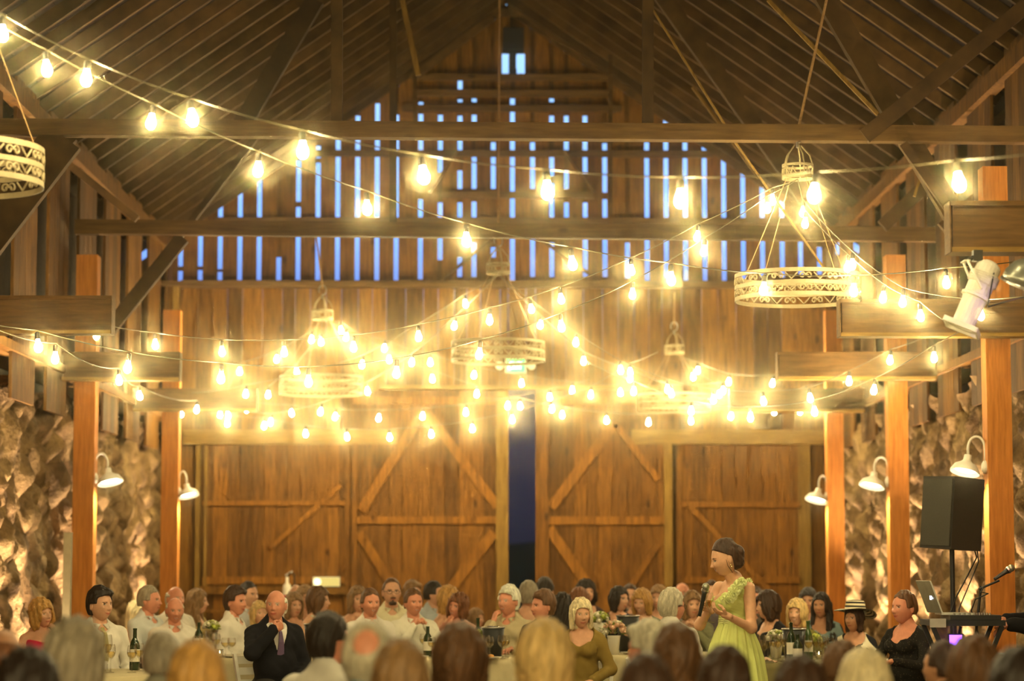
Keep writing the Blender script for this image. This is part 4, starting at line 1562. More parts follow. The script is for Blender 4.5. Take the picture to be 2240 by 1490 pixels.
def person(px, ytop, Y, phi, hphi, label, sex='m', pitch=0, roll=0, skin=FAIR, hair=('short', H_BROWN), top=('shirt', (0.7, 0.66, 0.55)), pose='table', smile=0.4,
           glasses=False, tie=None, belly=0.0, legs=(0.05, 0.045, 0.04), wide=1.0, group=None, vox=0.013, lean=0.0, beard=None, hairk=1.0, smooth_hair=None, noh=False):
    """A seated guest: head centre at px, crown at ytop, at distance Y; phi the way the body faces (0 the camera, 90 picture right), hphi the head."""
    female = sex == 'f'
    cr = P(px, ytop, Y)
    hx = 0.008 if hair and hair[0] != 'fringe' else 0
    k = cr.z / (1.327 + hx)
    J, palm, hk, hd = skeleton(pose, female, wide)
    hc = np.array((0, -0.012, 1.205))
    a = R(phi)
    ca, sa = math.cos(a), math.sin(a)
    # place so that the head is at the pixel: forward (-Y) turned by phi
    loc = Vector((cr.x - k * (hc[0] * ca - hc[1] * sa), Y - k * (hc[0] * sa + hc[1] * ca), 0))
    sm = skin_mat(skin, tuple(c * 0.7 for c in (hair[1] if hair else H_BROWN)))
    base = torso(J, female, belly) + arms(J, female, 1.0)
    lg = []
    for s_ in 'LR':
        lg += [('c', J['hip' + s_], J['knee' + s_], .082, .058), ('c', J['knee' + s_], J['ank' + s_], .055, .038), ('c', J['ank' + s_], (J['ank' + s_][0], J['ank' + s_][1] - .15, .045), .04, .036)]
    vb, qb = sdf_mesh(base + lg, vox, k=0.03)
    V, Fc, FE = [vb], [tuple(q) for q in qb], [np.zeros(len(vb))]
    n0 = len(vb)
    hv, hf, hcl = head_mesh(female, smile)
    rel = R(hphi - phi)
    HM = (Matrix.Rotation(rel, 3, 'Z') @ Matrix.Rotation(R(pitch), 3, 'X') @ Matrix.Rotation(R(roll), 3, 'Y'))
    HMn = np.array(HM)
    hv2 = place(hv * 1.06, HMn, hc)
    V.append(hv2)
    Fc += [tuple(n0 + i for i in q) for q in hf]
    FE.append(hcl)
    n0 += len(hv2)
    for s_, sd_ in (('L', -1), ('R', 1)):
        v_, q_ = hand(hk[s_], 1 if s_ == 'R' else -1)
        v_ = orient(v_ * (0.9 if female else HAND_SIZE), J['wr' + s_], hd[s_], palm[s_])
        V.append(v_)
        Fc += [tuple(n0 + i for i in q) for q in q_]
        FE.append(np.zeros(len(v_)))
        n0 += len(v_)
    v_all = np.vstack(V) * k
    if lean:
        up = np.clip(v_all[:, 2] - 0.55, 0, 1)
        v_all[:, 1] -= lean * up
        loc = loc - Vector((-lean * -sa * (hc[2] * k - .55) * -1, 0, 0)) * 0
    body = mesh_obj('person', v_all, Fc, sm, None, np.concatenate(FE))
    body.location = loc
    body.rotation_euler = (0, 0, a)
    tag(body, label, 'person', group)

    def sh(v):
        v = np.asarray(v) * k
        if lean:
            v[:, 1] -= lean * np.clip(v[:, 2] - 0.55, 0, 1)
        return v
    # clothes
    kind, color = top[0], top[1]
    pat = top[2] if len(top) > 2 else None
    c2 = top[3] if len(top) > 3 else None
    ph_ = rr.uniform(0, 6)

    def folds(X, Y_, Z):
        return 0.0035 * np.sin(Z * 55 + X * 30 + ph_) * np.sin(X * 28 + Y_ * 33 + ph_) + 0.002 * np.sin(Y_ * 80 + Z * 40)
    tor = torso(J, female, belly)
    sleeve = {'shirt': 1, 'jacket': 1, 'top': 1, 'tee': 0, 'dress': None, 'strap': None, 'shawl': 1}[kind]
    cp = tor[:-1]
    g = 0.012
    if kind in ('dress', 'strap'):
        cp = [p for p in cp if p[0] == 'e']
        zc = 0.955
        def cutf(X, Y_, Z, f):
            return np.maximum(f, Z - zc - 0.25 * np.abs(X) + 0 * Y_)
        g = 0.009
    else:
        cp = cp + (arms(J, female, 1.0) if sleeve else [('c', J['sh' + s_], tuple(np.array(J['sh' + s_]) * .45 + np.array(J['el' + s_]) * .55), .05, .047) for s_ in 'LR'])
        deep = 0.05 if kind in ('top', 'shawl', 'tee') else 0.0
        def cutf(X, Y_, Z, f):
            d = np.sqrt((X) ** 2 + ((Y_ - .0 + 0.035) * 0.8) ** 2 + ((Z - 1.075) * (0.7)) ** 2) - (0.062 + deep)
            f = np.maximum(f, -d)
            if kind == 'jacket':
                wdg = np.maximum(np.abs(X) - (Z - 0.80) * 0.34, Y_ + 0.02)
                f = np.maximum(f, -np.maximum(wdg, 0.80 - Z))
            return f
        if kind == 'shawl':
            g = 0.022
    if kind == 'jacket':
        sv, sq = sdf_mesh(tor[:-1], vox * 1.05, k=0.03, grow=0.010, cut=lambda X, Y_, Z, f: np.maximum(f, -(np.sqrt(X ** 2 + ((Y_ + 0.035) * .8) ** 2 + ((Z - 1.075) * .7) ** 2) - 0.06)))
        mesh_obj('shirt', sh(sv), sq, cloth_mat('shirt_cotton', (0.78, 0.74, 0.66)), body)
        g = 0.02
    cv, cq = sdf_mesh(cp, vox * 1.05, k=0.034, grow=g, cut=cutf, noise=folds)
    nm = {'shirt': 'shirt', 'jacket': 'jacket', 'top': 'blouse', 'tee': 'vest', 'dress': 'dress', 'strap': 'dress', 'shawl': 'shawl'}[kind]
    cm = cloth_mat(nm + '_fabric', color, 0.85, pat, c2)
    mesh_obj(nm, sh(cv), cq, cm, body)
    if kind == 'strap':
        for s_ in (-1, 1):
            sm_ = MB()
            sm_.tube([(s_ * .08, -.10, .95), (s_ * .09, -.07, 1.03), (s_ * .09, .0, 1.065), (s_ * .085, .09, 1.02), (s_ * .08, .12, .93)], .012, 6)
            sm_.v = [tuple(q) for q in sh(np.array(sm_.v))]
            sm_.build('shoulder_strap', cm, body, origin=(0, 0, 0))
    if kind in ('shirt', 'jacket'):
        cl = MB()
        pts = [(0.062 * math.sin(t), -0.012 - 0.062 * math.cos(t) * 0.9 + .02, 1.055 + 0.03 * (1 - math.cos(t)) / 2) for t in np.linspace(0.25, 2 * math.pi - 0.25, 15)]
        cl.tube(pts, [0.010] * 15, 6)
        for s_ in (-1, 1):
            cl.add([(s_ * .012, -.056, 1.062), (s_ * .055, -.045, 1.075), (s_ * .05, -.075, 1.02), (s_ * .012, -.05, 1.055), (s_ * .055, -.038, 1.068), (s_ * .05, -.066, 1.015)],
                   [(0, 1, 2), (5, 4, 3), (0, 2, 5, 3), (1, 4, 5, 2), (0, 3, 4, 1)])
        cl.v = [tuple(q) for q in sh(np.array(cl.v))]
        cl.build('collar', cm if kind == 'shirt' else cloth_mat('shirt_cotton', (0.78, 0.74, 0.66)), body, origin=(0, 0, 0), smooth=True)
    if tie:
        tm = MB()
        yf = lambda z: -(.015 + .115 * math.sqrt(max(0, 1 - ((z - .90) / .19) ** 2))) - (0.018 if not female else .02)
        prof = [(1.04, .012), (1.02, .016), (1.0, .012), (.92, .022), (.80, .03), (.70, .034), (.66, .004)]
        vs, fs = [], []
        for z_, hw in prof:
            yv = min(yf(z_), -0.085)
            if z_ > 1.0: yv = -0.072
            vs += [(-hw, yv, z_), (hw, yv, z_), (hw, yv + .008, z_), (-hw, yv + .008, z_)]
        for i in range(len(prof) - 1):
            for j in range(4):
                fs.append((i * 4 + j, i * 4 + (j + 1) % 4, (i + 1) * 4 + (j + 1) % 4, (i + 1) * 4 + j))
        tm.add(sh(np.array(vs)).tolist(), fs)
        tm.build('tie', cloth_mat('tie_silk', tie, 0.5), body, origin=(0, 0, 0))
    tv, tq = sdf_mesh([tor[0]] + lg[:2] + lg[3:5], 0.018, k=0.04, grow=0.017)
    mesh_obj('skirt' if female else 'trousers', sh(tv), tq, cloth_mat('trouser_cloth', legs if kind not in ('dress', 'strap') else color), body)
    # hair
    if hair and hair[0] != 'none':
        hs_ = (hair[0], len(PEOPLE) % 3)
        if hs_ not in HAIRC:
            HAIRC[hs_] = hair_sdf(*hs_)
        v_, q_ = HAIRC[hs_]
        mesh_obj('hair', sh(place(v_ * hairk * 1.06, HMn, hc)), q_, hair_mat(hair[1]), body)
    if beard:
        bv, bq = sdf_mesh([('c', (-.018, -.082, -.09), (.018, -.082, -.09), .016, .016), ('c', (0, -.092, -.066), (0, -.088, -.09), .008, .012), ('c', (-.02, -.095, -.044), (.02, -.095, -.044), .006, .006)], .006, k=.01)
        mesh_obj('beard', sh(place(bv * 1.06, HMn, hc)), bq, hair_mat(beard), body)
    if glasses:
        gm_ = MB()
        for s_ in (-1, 1):
            gm_.tube([(s_ * .031 + .021 * math.cos(t), -.097 + 0.004 * abs(math.cos(t)), .006 + .016 * math.sin(t)) for t in np.linspace(0, 2 * math.pi, 15)], .0018, 5, caps=False)
            gm_.tube([(s_ * .052, -.09, .010), (s_ * .078, -.03, .012), (s_ * .078, .01, .006)], .0018, 5)
        gm_.tube([(-.010, -.1, .008), (.010, -.1, .008)], .0018, 5)
        gm_.v = [tuple(q) for q in sh(place(np.array(gm_.v) * 1.06, HMn, hc))]
        gm_.build('spectacles', BLACK, body, origin=(0, 0, 0))
    PEOPLE.append(dict(o=body, x=loc.x, y=loc.y, phi=phi, k=k, HM=HMn, hc=hc, Y=Y, label=label, seat=True))
    return body
# ------------------------------------------------------------------ the guests
WS = (0.74, 0.70, 0.6)
FG = 'guests seen from behind along the bottom edge'
BLKC = (0.012, 0.011, 0.013)


def back(px, ytop, Y, phi, hair, label, **kw):
    kw.setdefault('hphi', phi)
    hp = kw.pop('hphi')
    kw.setdefault('pose', 'lap')
    return person(px, ytop, Y, phi, hp, label, hair=hair, vox=0.016, group=FG, **kw)


back(8, 1378, 10.3, 175, ('fringe', H_AUB), 'person with a bald reddish crown cut by the left edge, seen from behind', skin=TAN, top=('shirt', (.25, .12, .06)), wide=1.05, hphi=-175)
back(62, 1437, 8.0, 170, ('bobfull', H_BLACK), 'person with black hair at the bottom left corner, seen from behind', sex='f', top=('top', (.03, .02, .02)))
back(166, 1368, 8.9, 160, ('curly', H_GREY), 'person with wide fluffy grey-brown hair near the left edge, seen from behind', top=('shirt', (.35, .05, .06)), hairk=0.97)
back(356, 1382, 10.2, 175, ('thin', H_GREY), 'balding person with thin pinkish grey hair before the left table, seen from behind', skin=RUDDY, top=('shirt', (.3, .28, .2)), hairk=1.0)
back(431, 1415, 8.4, -172, ('bob', H_GOLD), 'person with smooth golden hair before the left table, seen from behind', sex='f', top=('top', (.2, .2, .12)))
back(722, 1350, 11.6, 150, ('full', H_BLACK), 'person with black hair and white shirt seen from behind, face turned right', top=('shirt', WS), hphi=128, skin=RUDDY, wide=1.1)
back(806, 1364, 8.9, -178, ('spot', H_LGREY), 'person with pink bald spot ringed by pale hair, seen from behind', skin=RUDDY, top=('shirt', (.2, .3, .35)))
back(876, 1412, 8.4, 178, ('bob', H_LBROWN), 'person with smooth dark blond hair beside the bald spot, seen from behind', sex='f', top=('top', (.2, .22, .12)))
back(1006, 1380, 9.6, 175, ('bobfull', H_BROWN), 'person with rounded brown bob and patterned dark top, seen from behind', sex='f', top=('top', (.1, .1, .05), 'floral', (.3, .3, .1)))
back(1191, 1366, 9.0, 178, ('bobfull', H_BLOND), 'person with thick pale blond hair at the bottom middle, seen from behind', sex='f', top=('top', (.6, .3, .22)), hairk=0.92)
back(1417, 1366, 11.0, -140, ('full', H_LGREY), 'person with short light grey hair turned left, seen from behind', skin=RUDDY, top=('shirt', (.3, .3, .22)), hphi=-130)
back(1480, 1372, 9.9, -178, ('bob', H_BROWN), 'person with smooth brown hair just left of the speaker in green, seen from behind', sex='f', top=('top', (.1, .07, .05)), hairk=0.97)
back(1412, 1452, 7.7, 178, ('full', H_DARK), 'person of whom only a dark crown shows at the bottom, left of the green dress', top=('shirt', (.1, .1, .1)), hairk=1.05)
back(1586, 1425, 8.7, 180, ('bob', H_DARK), 'person with dark brown hair right in front of the green dress, seen from behind', sex='f', top=('top', (.05, .03, .02)), hairk=1.0)
back(1750, 1447, 8.2, 175, ('bob', H_DARK), 'person with dark brown hair low before the olive table cloth, seen from behind', sex='f', top=('top', (.05, .03, .02)))
back(1840, 1412, 10.8, -170, ('bob', H_BROWN), 'person with brown hair low before the striped dress, seen from behind', sex='f', top=('top', (.1, .07, .03)))
back(1891, 1436, 9.3, 178, ('bobfull', H_PALE), 'person with pale blond hair below the woman in black sparkles, seen from behind', sex='f', top=('top', (.3, .25, .15)))
back(2058, 1408, 11.3, -150, ('short', H_DARK), 'person with short dark hair, left cheek showing, before the sound desk', top=('shirt', (.1, .08, .06)), hphi=-135, skin=TAN)
back(2130, 1404, 9.4, 176, ('bobfull', H_BROWN), 'person with brown hair below the sound desk, seen from behind', sex='f', top=('top', (.03, .03, .03)), hairk=0.96)
back(2226, 1442, 8.0, 180, ('full', H_BLACK), 'person with black hair in the bottom right corner, seen from behind', top=('shirt', (.02, .02, .02)), hairk=1.1)

# left tables
person(92, 1313, 20.2, 25, 45, 'woman with fluffy blond hair and pink dress resting her cheek on her hand', 'f', hair=('curly', H_GOLD), top=('dress', (.62, .02, .08)), pose='chinL', roll=-8, hairk=0.92)
person(220, 1288, 18.7, 30, 50, 'young man with dark hair, cream vest and pale tie by the left wall', hair=('full', H_BLACK), top=('shirt', WS), tie=(.42, .36, .14), smile=.5, pose='lap')
person(328, 1284, 22.0, 60, 75, 'man with greying hair in a pale waistcoat turned to the right', hair=('short', H_GREY), skin=RUDDY, top=('shirt', (.6, .62, .58)), smile=.2)
person(300, 1316, 24.8, 90, 100, 'woman with long pale blond hair and blue dress behind the greying man', 'f', hair=('long', H_PALE), top=('dress', (.05, .1, .35)), pose='lap')
person(384, 1284, 23.4, 40, 40, 'bald man with pink scalp sitting behind the smiling bald man', hair=('fringe', H_LGREY), skin=RUDDY, top=('shirt', WS), pose='lap')
person(383, 1308, 21.3, 20, 15, 'smiling bald man in a white open shirt at the left table', hair=('fringe', H_LGREY), skin=RUDDY, top=('shirt', WS), smile=.9, pitch=8, belly=.02)
person(432, 1291, 24.2, 60, 85, 'woman with long light brown hair looking right beside the bald men', 'f', hair=('long', H_LBROWN), top=('top', (.4, .3, .12)), pose='lap')
person(516, 1287, 21.7, 75, 60, 'young man with dark hair and white shirt leaning right at the left table', hair=('full', H_DARK), skin=RUDDY, top=('shirt', WS), smile=.3, pose='lap')
person(545, 1275, 24.8, 30, 50, 'man with black hair and grey shirt at a far table, left', hair=('short', H_BLACK), top=('shirt', (.5, .5, .48)))
person(567, 1317, 22.8, 20, 30, 'woman with short blond hair half hidden behind the man in the black suit', 'f', hair=('bob', H_BLOND), top=('top', (.5, .35, .2)), pose='clasp', hairk=.93)
person(604, 1292, 19.2, 25, -8, 'older bald man in a black suit and mauve tie raising a hand to his mouth', hair=('fringe', H_WHITE), skin=RUDDY, top=('jacket', (.008, .008, .012)), tie=(.14, .09, .17), pose='drink', smile=.1, belly=.015)
person(643, 1300, 23.7, 20, 30, 'woman with reddish brown hair looking over the suited man\'s shoulder', 'f', hair=('bob', H_LBROWN), top=('top', (.2, .1, .05)), pose='lap')
person(668, 1284, 24.6, 20, 30, 'woman with light brown hair and bare shoulders behind the ice bucket', 'f', hair=('bob', H_LBROWN), top=('dress', (.55, .5, .3)), pose='chin')
person(648, 1280, 27.0, 10, 10, 'bald man far back beside the fire extinguisher', hair=('fringe', H_GREY), top=('shirt', WS), pose='lap')
person(697, 1287, 23.3, 60, 80, 'woman with brown hair and white strapped dress turned right by the ice bucket', 'f', hair=('bob', H_BROWN), top=('strap', (.75, .7, .55)), pose='lap')
# middle table
person(783, 1286, 24.0, 15, 20, 'woman with brown hair hidden behind the man in tie and white shirt', 'f', hair=('bob', H_LBROWN), top=('dress', (.4, .2, .1)), pose='lap')
person(811, 1290, 21.4, 20, 20, 'smiling man with short hair, white shirt and grey tie at the middle table', hair=('short', H_BROWN), skin=RUDDY, top=('shirt', WS), tie=(.22, .22, .25), smile=.95, pose='lap')
person(857, 1265, 22.9, 10, 10, 'tall balding man with glasses and goatee in a cream shirt', hair=('thin', H_BROWN), top=('shirt', (.74, .68, .45)), glasses=True, beard=H_DARK, pose='lap', smile=.2)
person(903, 1274, 25.8, 20, 30, 'person with light brown hair behind the man with clasped hands', hair=('full', H_LBROWN), top=('shirt', WS), pose='lap')
person(905, 1290, 22.0, 15, 22, 'grinning man in a white shirt with hands clasped under his chin', hair=('short', H_BROWN), skin=RUDDY, top=('shirt', (.74, .71, .58)), pose='clasp', smile=.8, belly=.01)
person(951, 1274, 25.0, 50, 75, 'young man with black hair and pale blue shirt looking right', hair=('short', H_BLACK), top=('shirt', (.45, .5, .52)), pose='lap')
person(982, 1285, 23.8, 60, 120, 'woman with blond hair and red top facing away at the middle', 'f', hair=('bob', H_GOLD), top=('dress', (.6, .02, .04)), pose='lap')
person(1001, 1300, 22.8, 0, -30, 'woman with thick auburn hair hiding her smile behind her hand', 'f', hair=('curly', H_AUB), skin=RUDDY, top=('dress', (.05, .03, .03)), pose='chin', smile=.8, roll=12, hairk=.9)
person(1042, 1334, 26.2, 30, 60, 'small child with light hair at the back of the middle table', 'f', hair=('bob', H_LBROWN), top=('top', (.5, .3, .3)), pose='lap')
person(1112, 1285, 21.3, -20, -35, 'laughing white-haired man in a tan shirt with his chin on his hand', hair=('full', H_WHITE), skin=RUDDY, top=('shirt', (.5, .42, .25)), pose='chin', smile=1.0)
person(1158, 1276, 24.4, 20, 150, 'person with grey blond hair facing away behind the white-haired man', hair=('full', H_GREY), top=('top', (.3, .2, .1)), pose='lap')
person(1193, 1268, 25.6, 0, 150, 'man with black hair far back near the door gap', hair=('full', H_BLACK), top=('shirt', (.1, .08, .08)), pose='lap')
person(1187, 1295, 20.4, -35, -60, 'man with tousled brown hair and black jacket looking left', hair=('full', H_BROWN), skin=RUDDY, top=('jacket', (.015, .012, .014)), smile=.6, pose='lap')
person(1231, 1300, 22.6, 10, 160, 'woman with long black hair facing away in a black dress', 'f', hair=('long', H_BLACK), top=('top', BLKC), pose='lap')
person(1268, 1289, 23.7, 0, 150, 'woman with auburn hair facing away behind the blond woman in olive', 'f', hair=('bob', H_AUB), top=('top', (.1, .05, .03)), pose='lap')
person(1282, 1271, 25.9, 0, 20, 'woman with dark curls far back before the right barn door', 'f', hair=('curly', H_BLACK), top=('top', (.05, .03, .03)), pose='lap', hairk=.9)
person(1271, 1312, 19.4, -10, 10, 'woman with pale blond bob wrapped in an olive shawl on a folding chair', 'f', hair=('bob', H_PALE), top=('shawl', (.24, .16, .035)), pose='lap', smile=.3, pitch=4, hairk=.97)
# right of the middle
person(1354, 1285, 24.2, 20, 45, 'woman with black hair and black top looking up to the right', 'f', hair=('bob', H_BLACK), top=('top', BLKC), pose='lap', hairk=.93)
person(1378, 1280, 27.2, 0, 0, 'man with dark hair furthest back before the right barn door', hair=('short', H_DARK), top=('shirt', (.1, .1, .1)), pose='lap')
person(1404, 1290, 23.1, -10, -25, 'woman with swept blond hair clapping in a green patterned top', 'f', hair=('bobfull', H_GOLD), top=('top', (.06, .1, .05), 'floral', (.3, .35, .15)), pose='clap', smile=.7, hairk=.88, pitch=10)
person(1441, 1284, 25.2, 0, -20, 'woman with light hair far back behind the clapping woman', 'f', hair=('bob', H_LBROWN), top=('top', (.3, .2, .1)), pose='lap')
person(1492, 1276, 27.6, 10, 30, 'balding man far back behind the grey-haired man', hair=('fringe', H_LBROWN), skin=RUDDY, top=('shirt', (.3, .3, .3)), pose='lap')
person(1471, 1293, 19.0, 150, 125, 'grey-haired man in a white shirt and glasses seen from behind', hair=('full', H_LGREY), skin=RUDDY, top=('shirt', WS), glasses=True, pose='lap')
person(1514, 1297, 22.4, -10, 10, 'woman with light brown hair covering her mouth with both hands', 'f', hair=('bob', H_LBROWN), top=('top', (.2, .2, .1)), pose='clasp')
person(1556, 1272, 26.0, 10, -10, 'man with dark hair far back behind the microphone', hair=('short', H_DARK), top=('shirt', (.1, .08, .08)), pose='lap')
person(1652, 1286, 24.5, -20, -30, 'man with dark hair far back behind the shoulder of the green dress', hair=('short', H_DARK), skin=RUDDY, top=('shirt', (.1, .08, .06)), pose='lap')
# right table
person(1679, 1297, 21.8, -60, -75, 'woman with dark brown bob and black top in profile at the right table', 'f', hair=('bobfull', H_DARK), top=('top', BLKC), pose='lap', hairk=.95)
person(1743, 1313, 21.1, -10, -25, 'smiling blond woman in an olive top behind the black wine bucket', 'f', hair=('bobfull', H_BLOND), top=('top', (.16, .14, .03)), pose='lap', smile=.7, hairk=.9)
person(1768, 1290, 24.2, -10, -15, 'pale woman with black hair behind the long-haired young woman', 'f', hair=('bob', H_BLACK), top=('top', (.5, .5, .5)), pose='lap')
person(1796, 1298, 22.6, 0, -25, 'young woman with long dark hair and sleeveless patterned top', 'f', hair=('long', H_BLACK), skin=TAN, top=('tee', (.2, .3, .3), 'floral', (.03, .03, .03)), pose='lap', hairk=.95)
HATW = person(1868, 1326, 20.5, -25, -40, 'woman in a wide striped straw hat and striped one-shoulder dress', 'f', hair=('bob', H_DARK), skin=TAN, top=('top', (.75, .68, .48), 'stripe', (.012, .012, .015)), pose='lap', pitch=-2, smile=.4, hairk=.9)
person(1976, 1295, 18.7, -50, -55, 'woman with short brown hair in a black dress with sparkles', 'f', hair=('short', H_BROWN), skin=RUDDY, top=('top', (.012, .011, .01), 'dots', (.10, .08, .05)), pose='table', smile=.5, belly=.03, wide=1.1)

# the striped hat
pr = PEOPLE[-2]
hw = empty('sun_hat', (0, 0, 0), 'wide-brimmed straw hat with black and cream stripes', 'hat')
kk = pr['k']
hz = MB()
rings = []
n = 40
for i, (r_, z_) in enumerate([(0.205, 0.035), (0.19, 0.04), (0.165, 0.052), (0.14, 0.06), (0.115, 0.064), (0.1, 0.068), (0.097, 0.10), (0.09, 0.135), (0.07, 0.152), (0.03, 0.158), (0.0, 0.159)]):
    rings.append((r_, z_))
vs, fs = [], []
for r_, z_ in rings:
    for j in range(n):
        a = 2 * math.pi * j / n
        dz = (0.02 * math.cos(2 * a + 0.6) - 0.035 * math.sin(a)) * max(0, (r_ - 0.1) / 0.1)
        vs.append((r_ * math.cos(a), r_ * math.sin(a) * 1.05, z_ + dz))
for i in range(len(rings) - 1):
    for j in range(n):
        fs.append((i * n + j, i * n + (j + 1) % n, (i + 1) * n + (j + 1) % n, (i + 1) * n + j))
vv = place(np.array(vs) + np.array((0, 0.02, 0.035)), pr['HM'], pr['hc']) * kk
Mz = np.array(Matrix.Rotation(R(pr['phi']), 3, 'Z'))
vv = vv @ Mz.T + np.array((pr['x'], pr['y'], 0))
hc_w = vv.mean(0)
hw.location = hc_w
m, nt, out = mat_new('striped_straw')
b = pbsdf(nt, out, (.6, .5, .3), 0.8)
at = nt.nodes.new('ShaderNodeAttribute')
at.attribute_name = 'tone'
rp_ = nt.nodes.new('ShaderNodeValToRGB')
rp_.color_ramp.interpolation = 'CONSTANT'
rp_.color_ramp.elements[0].color = (0.015, 0.014, 0.013, 1)
rp_.color_ramp.elements[1].position = 0.5
rp_.color_ramp.elements[1].color = (0.6, 0.52, 0.33, 1)
wv_ = nt.nodes.new('ShaderNodeMath')
wv_.operation = 'FRACT'
nt.links.new(at.outputs['Fac'], wv_.inputs[0])
nt.links.new(wv_.outputs[0], rp_.inputs[0])
nt.links.new(rp_.outputs[0], b.inputs['Base Color'])
hz.add(vv.tolist(), fs)
hz.t = [(i // n) * 0.9 + 0.1 for i in range(len(vs))]
ho = hz.build('brim', m, hw, smooth=True)
sol = ho.modifiers.new('thickness', 'SOLIDIFY')
sol.thickness = 0.004
# bow at the back of the hat
bw_ = MB()
for s_ in (-1, 1):
    bw_.ball((0.03 * s_, 0.12, 0.06), (0.04, 0.02, 0.03), 10)
bw_.v = [tuple(q) for q in (place(np.array(bw_.v), pr['HM'], pr['hc']) * kk @ Mz.T + np.array((pr['x'], pr['y'], 0)))]
bw_.build('bow', cloth_mat('hat_bow', (.5, .45, .3)), hw)


# ------------------------------------------------------------------ folding chairs under the guests
def make_chair():
    root = empty('folding_chair', (0, 0, 0))
    W = 0.215
    for s_ in (-1, 1):
        MB().bar((s_ * W, -.20, 0.0), (s_ * W, .235, .86), .024, .042, up=(0, 1, 0)).build('leg', WHITE, root)
        MB().bar((s_ * (W - .03), .25, 0.0), (s_ * (W - .03), -.18, .44), .022, .034, up=(0, 1, 0)).build('leg', WHITE, root)
    b_ = MB()
    b_.box((-W + .02, -.20, .425), (W - .02, .17, .45))
    b_.build('seat', WHITE, root)
    b_ = MB()
    for z_ in (.62, .72, .81):
        yb = .235 - (.86 - z_) * .506
        b_.bar((-W, yb, z_), (W, yb, z_), .018, .06)
    b_.build('backrest', WHITE, root)
    return root


def copy_tree(o, parent=None):
    c = o.copy()
    col.objects.link(c)
    c.parent = parent
    for ch in list(o.children):
        copy_tree(ch, c)
    return c


proto_chair = make_chair()
first = True
for q in PEOPLE:
    if q['Y'] < 12:
        continue
    c = proto_chair if first else copy_tree(proto_chair)
    first = False
    a = R(q['phi'])
    c.location = (q['x'] - 0.095 * math.sin(a), q['y'] + 0.095 * math.cos(a), 0)
    c.rotation_euler = (0, 0, a)
    c.scale = (q['k'] * 1.06, q['k'], q['k'] * 0.945)
    c['label'] = 'white folding chair under the ' + ' '.join(q['label'].split()[:9])
    c['category'] = 'chair'
    c['group'] = 'white folding chairs under the guests'
for i, a_ in enumerate(PEOPLE):
    for b_ in PEOPLE[i + 1:]:
        d = math.hypot(a_['x'] - b_['x'], a_['y'] - b_['y'])
        if d < 0.5:
            print('CLOSE', round(d, 2), a_['label'][:40], '|', b_['label'][:40])
# ------------------------------------------------------------------ the speaker in green
BY0 = 16.5
c0 = P(1600, 1239, BY0)
bloc = Vector((c0.x, BY0, 0))
BA = R(-56)
Rz = Matrix.Rotation(BA, 3, 'Z')
Rzi = np.array(Rz.inverted())


def bl(px, py, dy=0.0):
    """Local point of the speaker for a pixel and a depth offset."""
    w_ = P(px, py, BY0 + dy)
    return np.array(w_ - bloc) @ Rzi.T


# torso in its own frame (forward -Y)
z_sh = 1.352
shL, shR = np.array((.158, .02, z_sh)), np.array((-.158, .02, z_sh))
elL, wrL = bl(1644, 1374, -.20), bl(1590, 1347, -.33)
elR, wrR = np.array((-.20, -.12, 1.10)), bl(1552, 1333, -.02)
hcB = bl(1587, 1223, -0.04)
neck0 = np.array((0, .035, 1.37))
tor_b = [('e', (0, .02, .98), (.125, .10, .12)), ('e', (0, .015, 1.12), (.108, .085, .14)), ('e', (0, .01, 1.26), (.128, .088, .12)),
         ('e', (-.055, -.062, 1.255), (.05, .048, .052)), ('e', (.055, -.062, 1.255), (.05, .048, .052)),
         ('c', shR * np.array((.85, 1, 1)), shL * np.array((.85, 1, 1)), .040, .040), ('c', (-.075, .035, 1.385), (0, .035, 1.43), .03, .035), ('c', (.075, .035, 1.385), (0, .035, 1.43), .03, .035),
         ('c', neck0, hcB + np.array((0, .02, -.075)), .045, .042)]
arm_b = [('c', shL, elL, .043, .034), ('c', elL, wrL, .034, .022), ('c', shR, elR, .043, .034), ('c', elR, wrR, .034, .022)]
legs_b = []
for s_ in (-1, 1):
    legs_b += [('c', (s_ * .07, .02, .90), (s_ * .075, .0, .50), .07, .052), ('c', (s_ * .075, .0, .50), (s_ * .07, .03, .11), .052, .032), ('c', (s_ * .07, .03, .08), (s_ * .075, -.13, .035), .035, .03)]
vb, qb = sdf_mesh(tor_b + arm_b + legs_b, 0.0085, k=0.026)
V, Fc, FE = [vb], [tuple(q) for q in qb], [np.zeros(len(vb))]
n0 = len(vb)
hv, hf, hcl = head_mesh(True, 1.3, n1=90, n2=76)
HMb = np.array(Matrix.Rotation(R(-84) - BA, 3, 'Z') @ Matrix.Rotation(R(17), 3, 'X'))
V.append(place(hv * 1.0, HMb, hcB))
Fc += [tuple(n0 + i for i in q) for q in hf]
FE.append(hcl)
n0 += len(hv)
li = lambda v: np.array(Vector(v)) @ Rzi.T          # world direction to local
for (wr, d_, pm_, kd, sd_) in ((wrL, li((-1, -.05, .42)), li((-.35, .25, 1.0)), 'relax', -1), (wrR, li((-.75, -.25, .5)), li((-.1, -1, .05)), 'grip', 1)):
    v_, q_ = hand(kd, sd_, True)
    v_ = orient(v_ * 0.92, wr, d_, pm_)
    V.append(v_)
    Fc += [tuple(n0 + i for i in q) for q in q_]
    FE.append(np.zeros(len(v_)))
    n0 += len(v_)
SKB = skin_mat((0.72, 0.40, 0.24), (0.035, 0.016, 0.009))
speaker_b = mesh_obj('person', np.vstack(V), Fc, SKB, None, np.concatenate(FE))
speaker_b.location = bloc
speaker_b.rotation_euler = (0, 0, BA)
tag(speaker_b, 'standing woman in a pale green one-shoulder gown speaking to the guests', 'person')
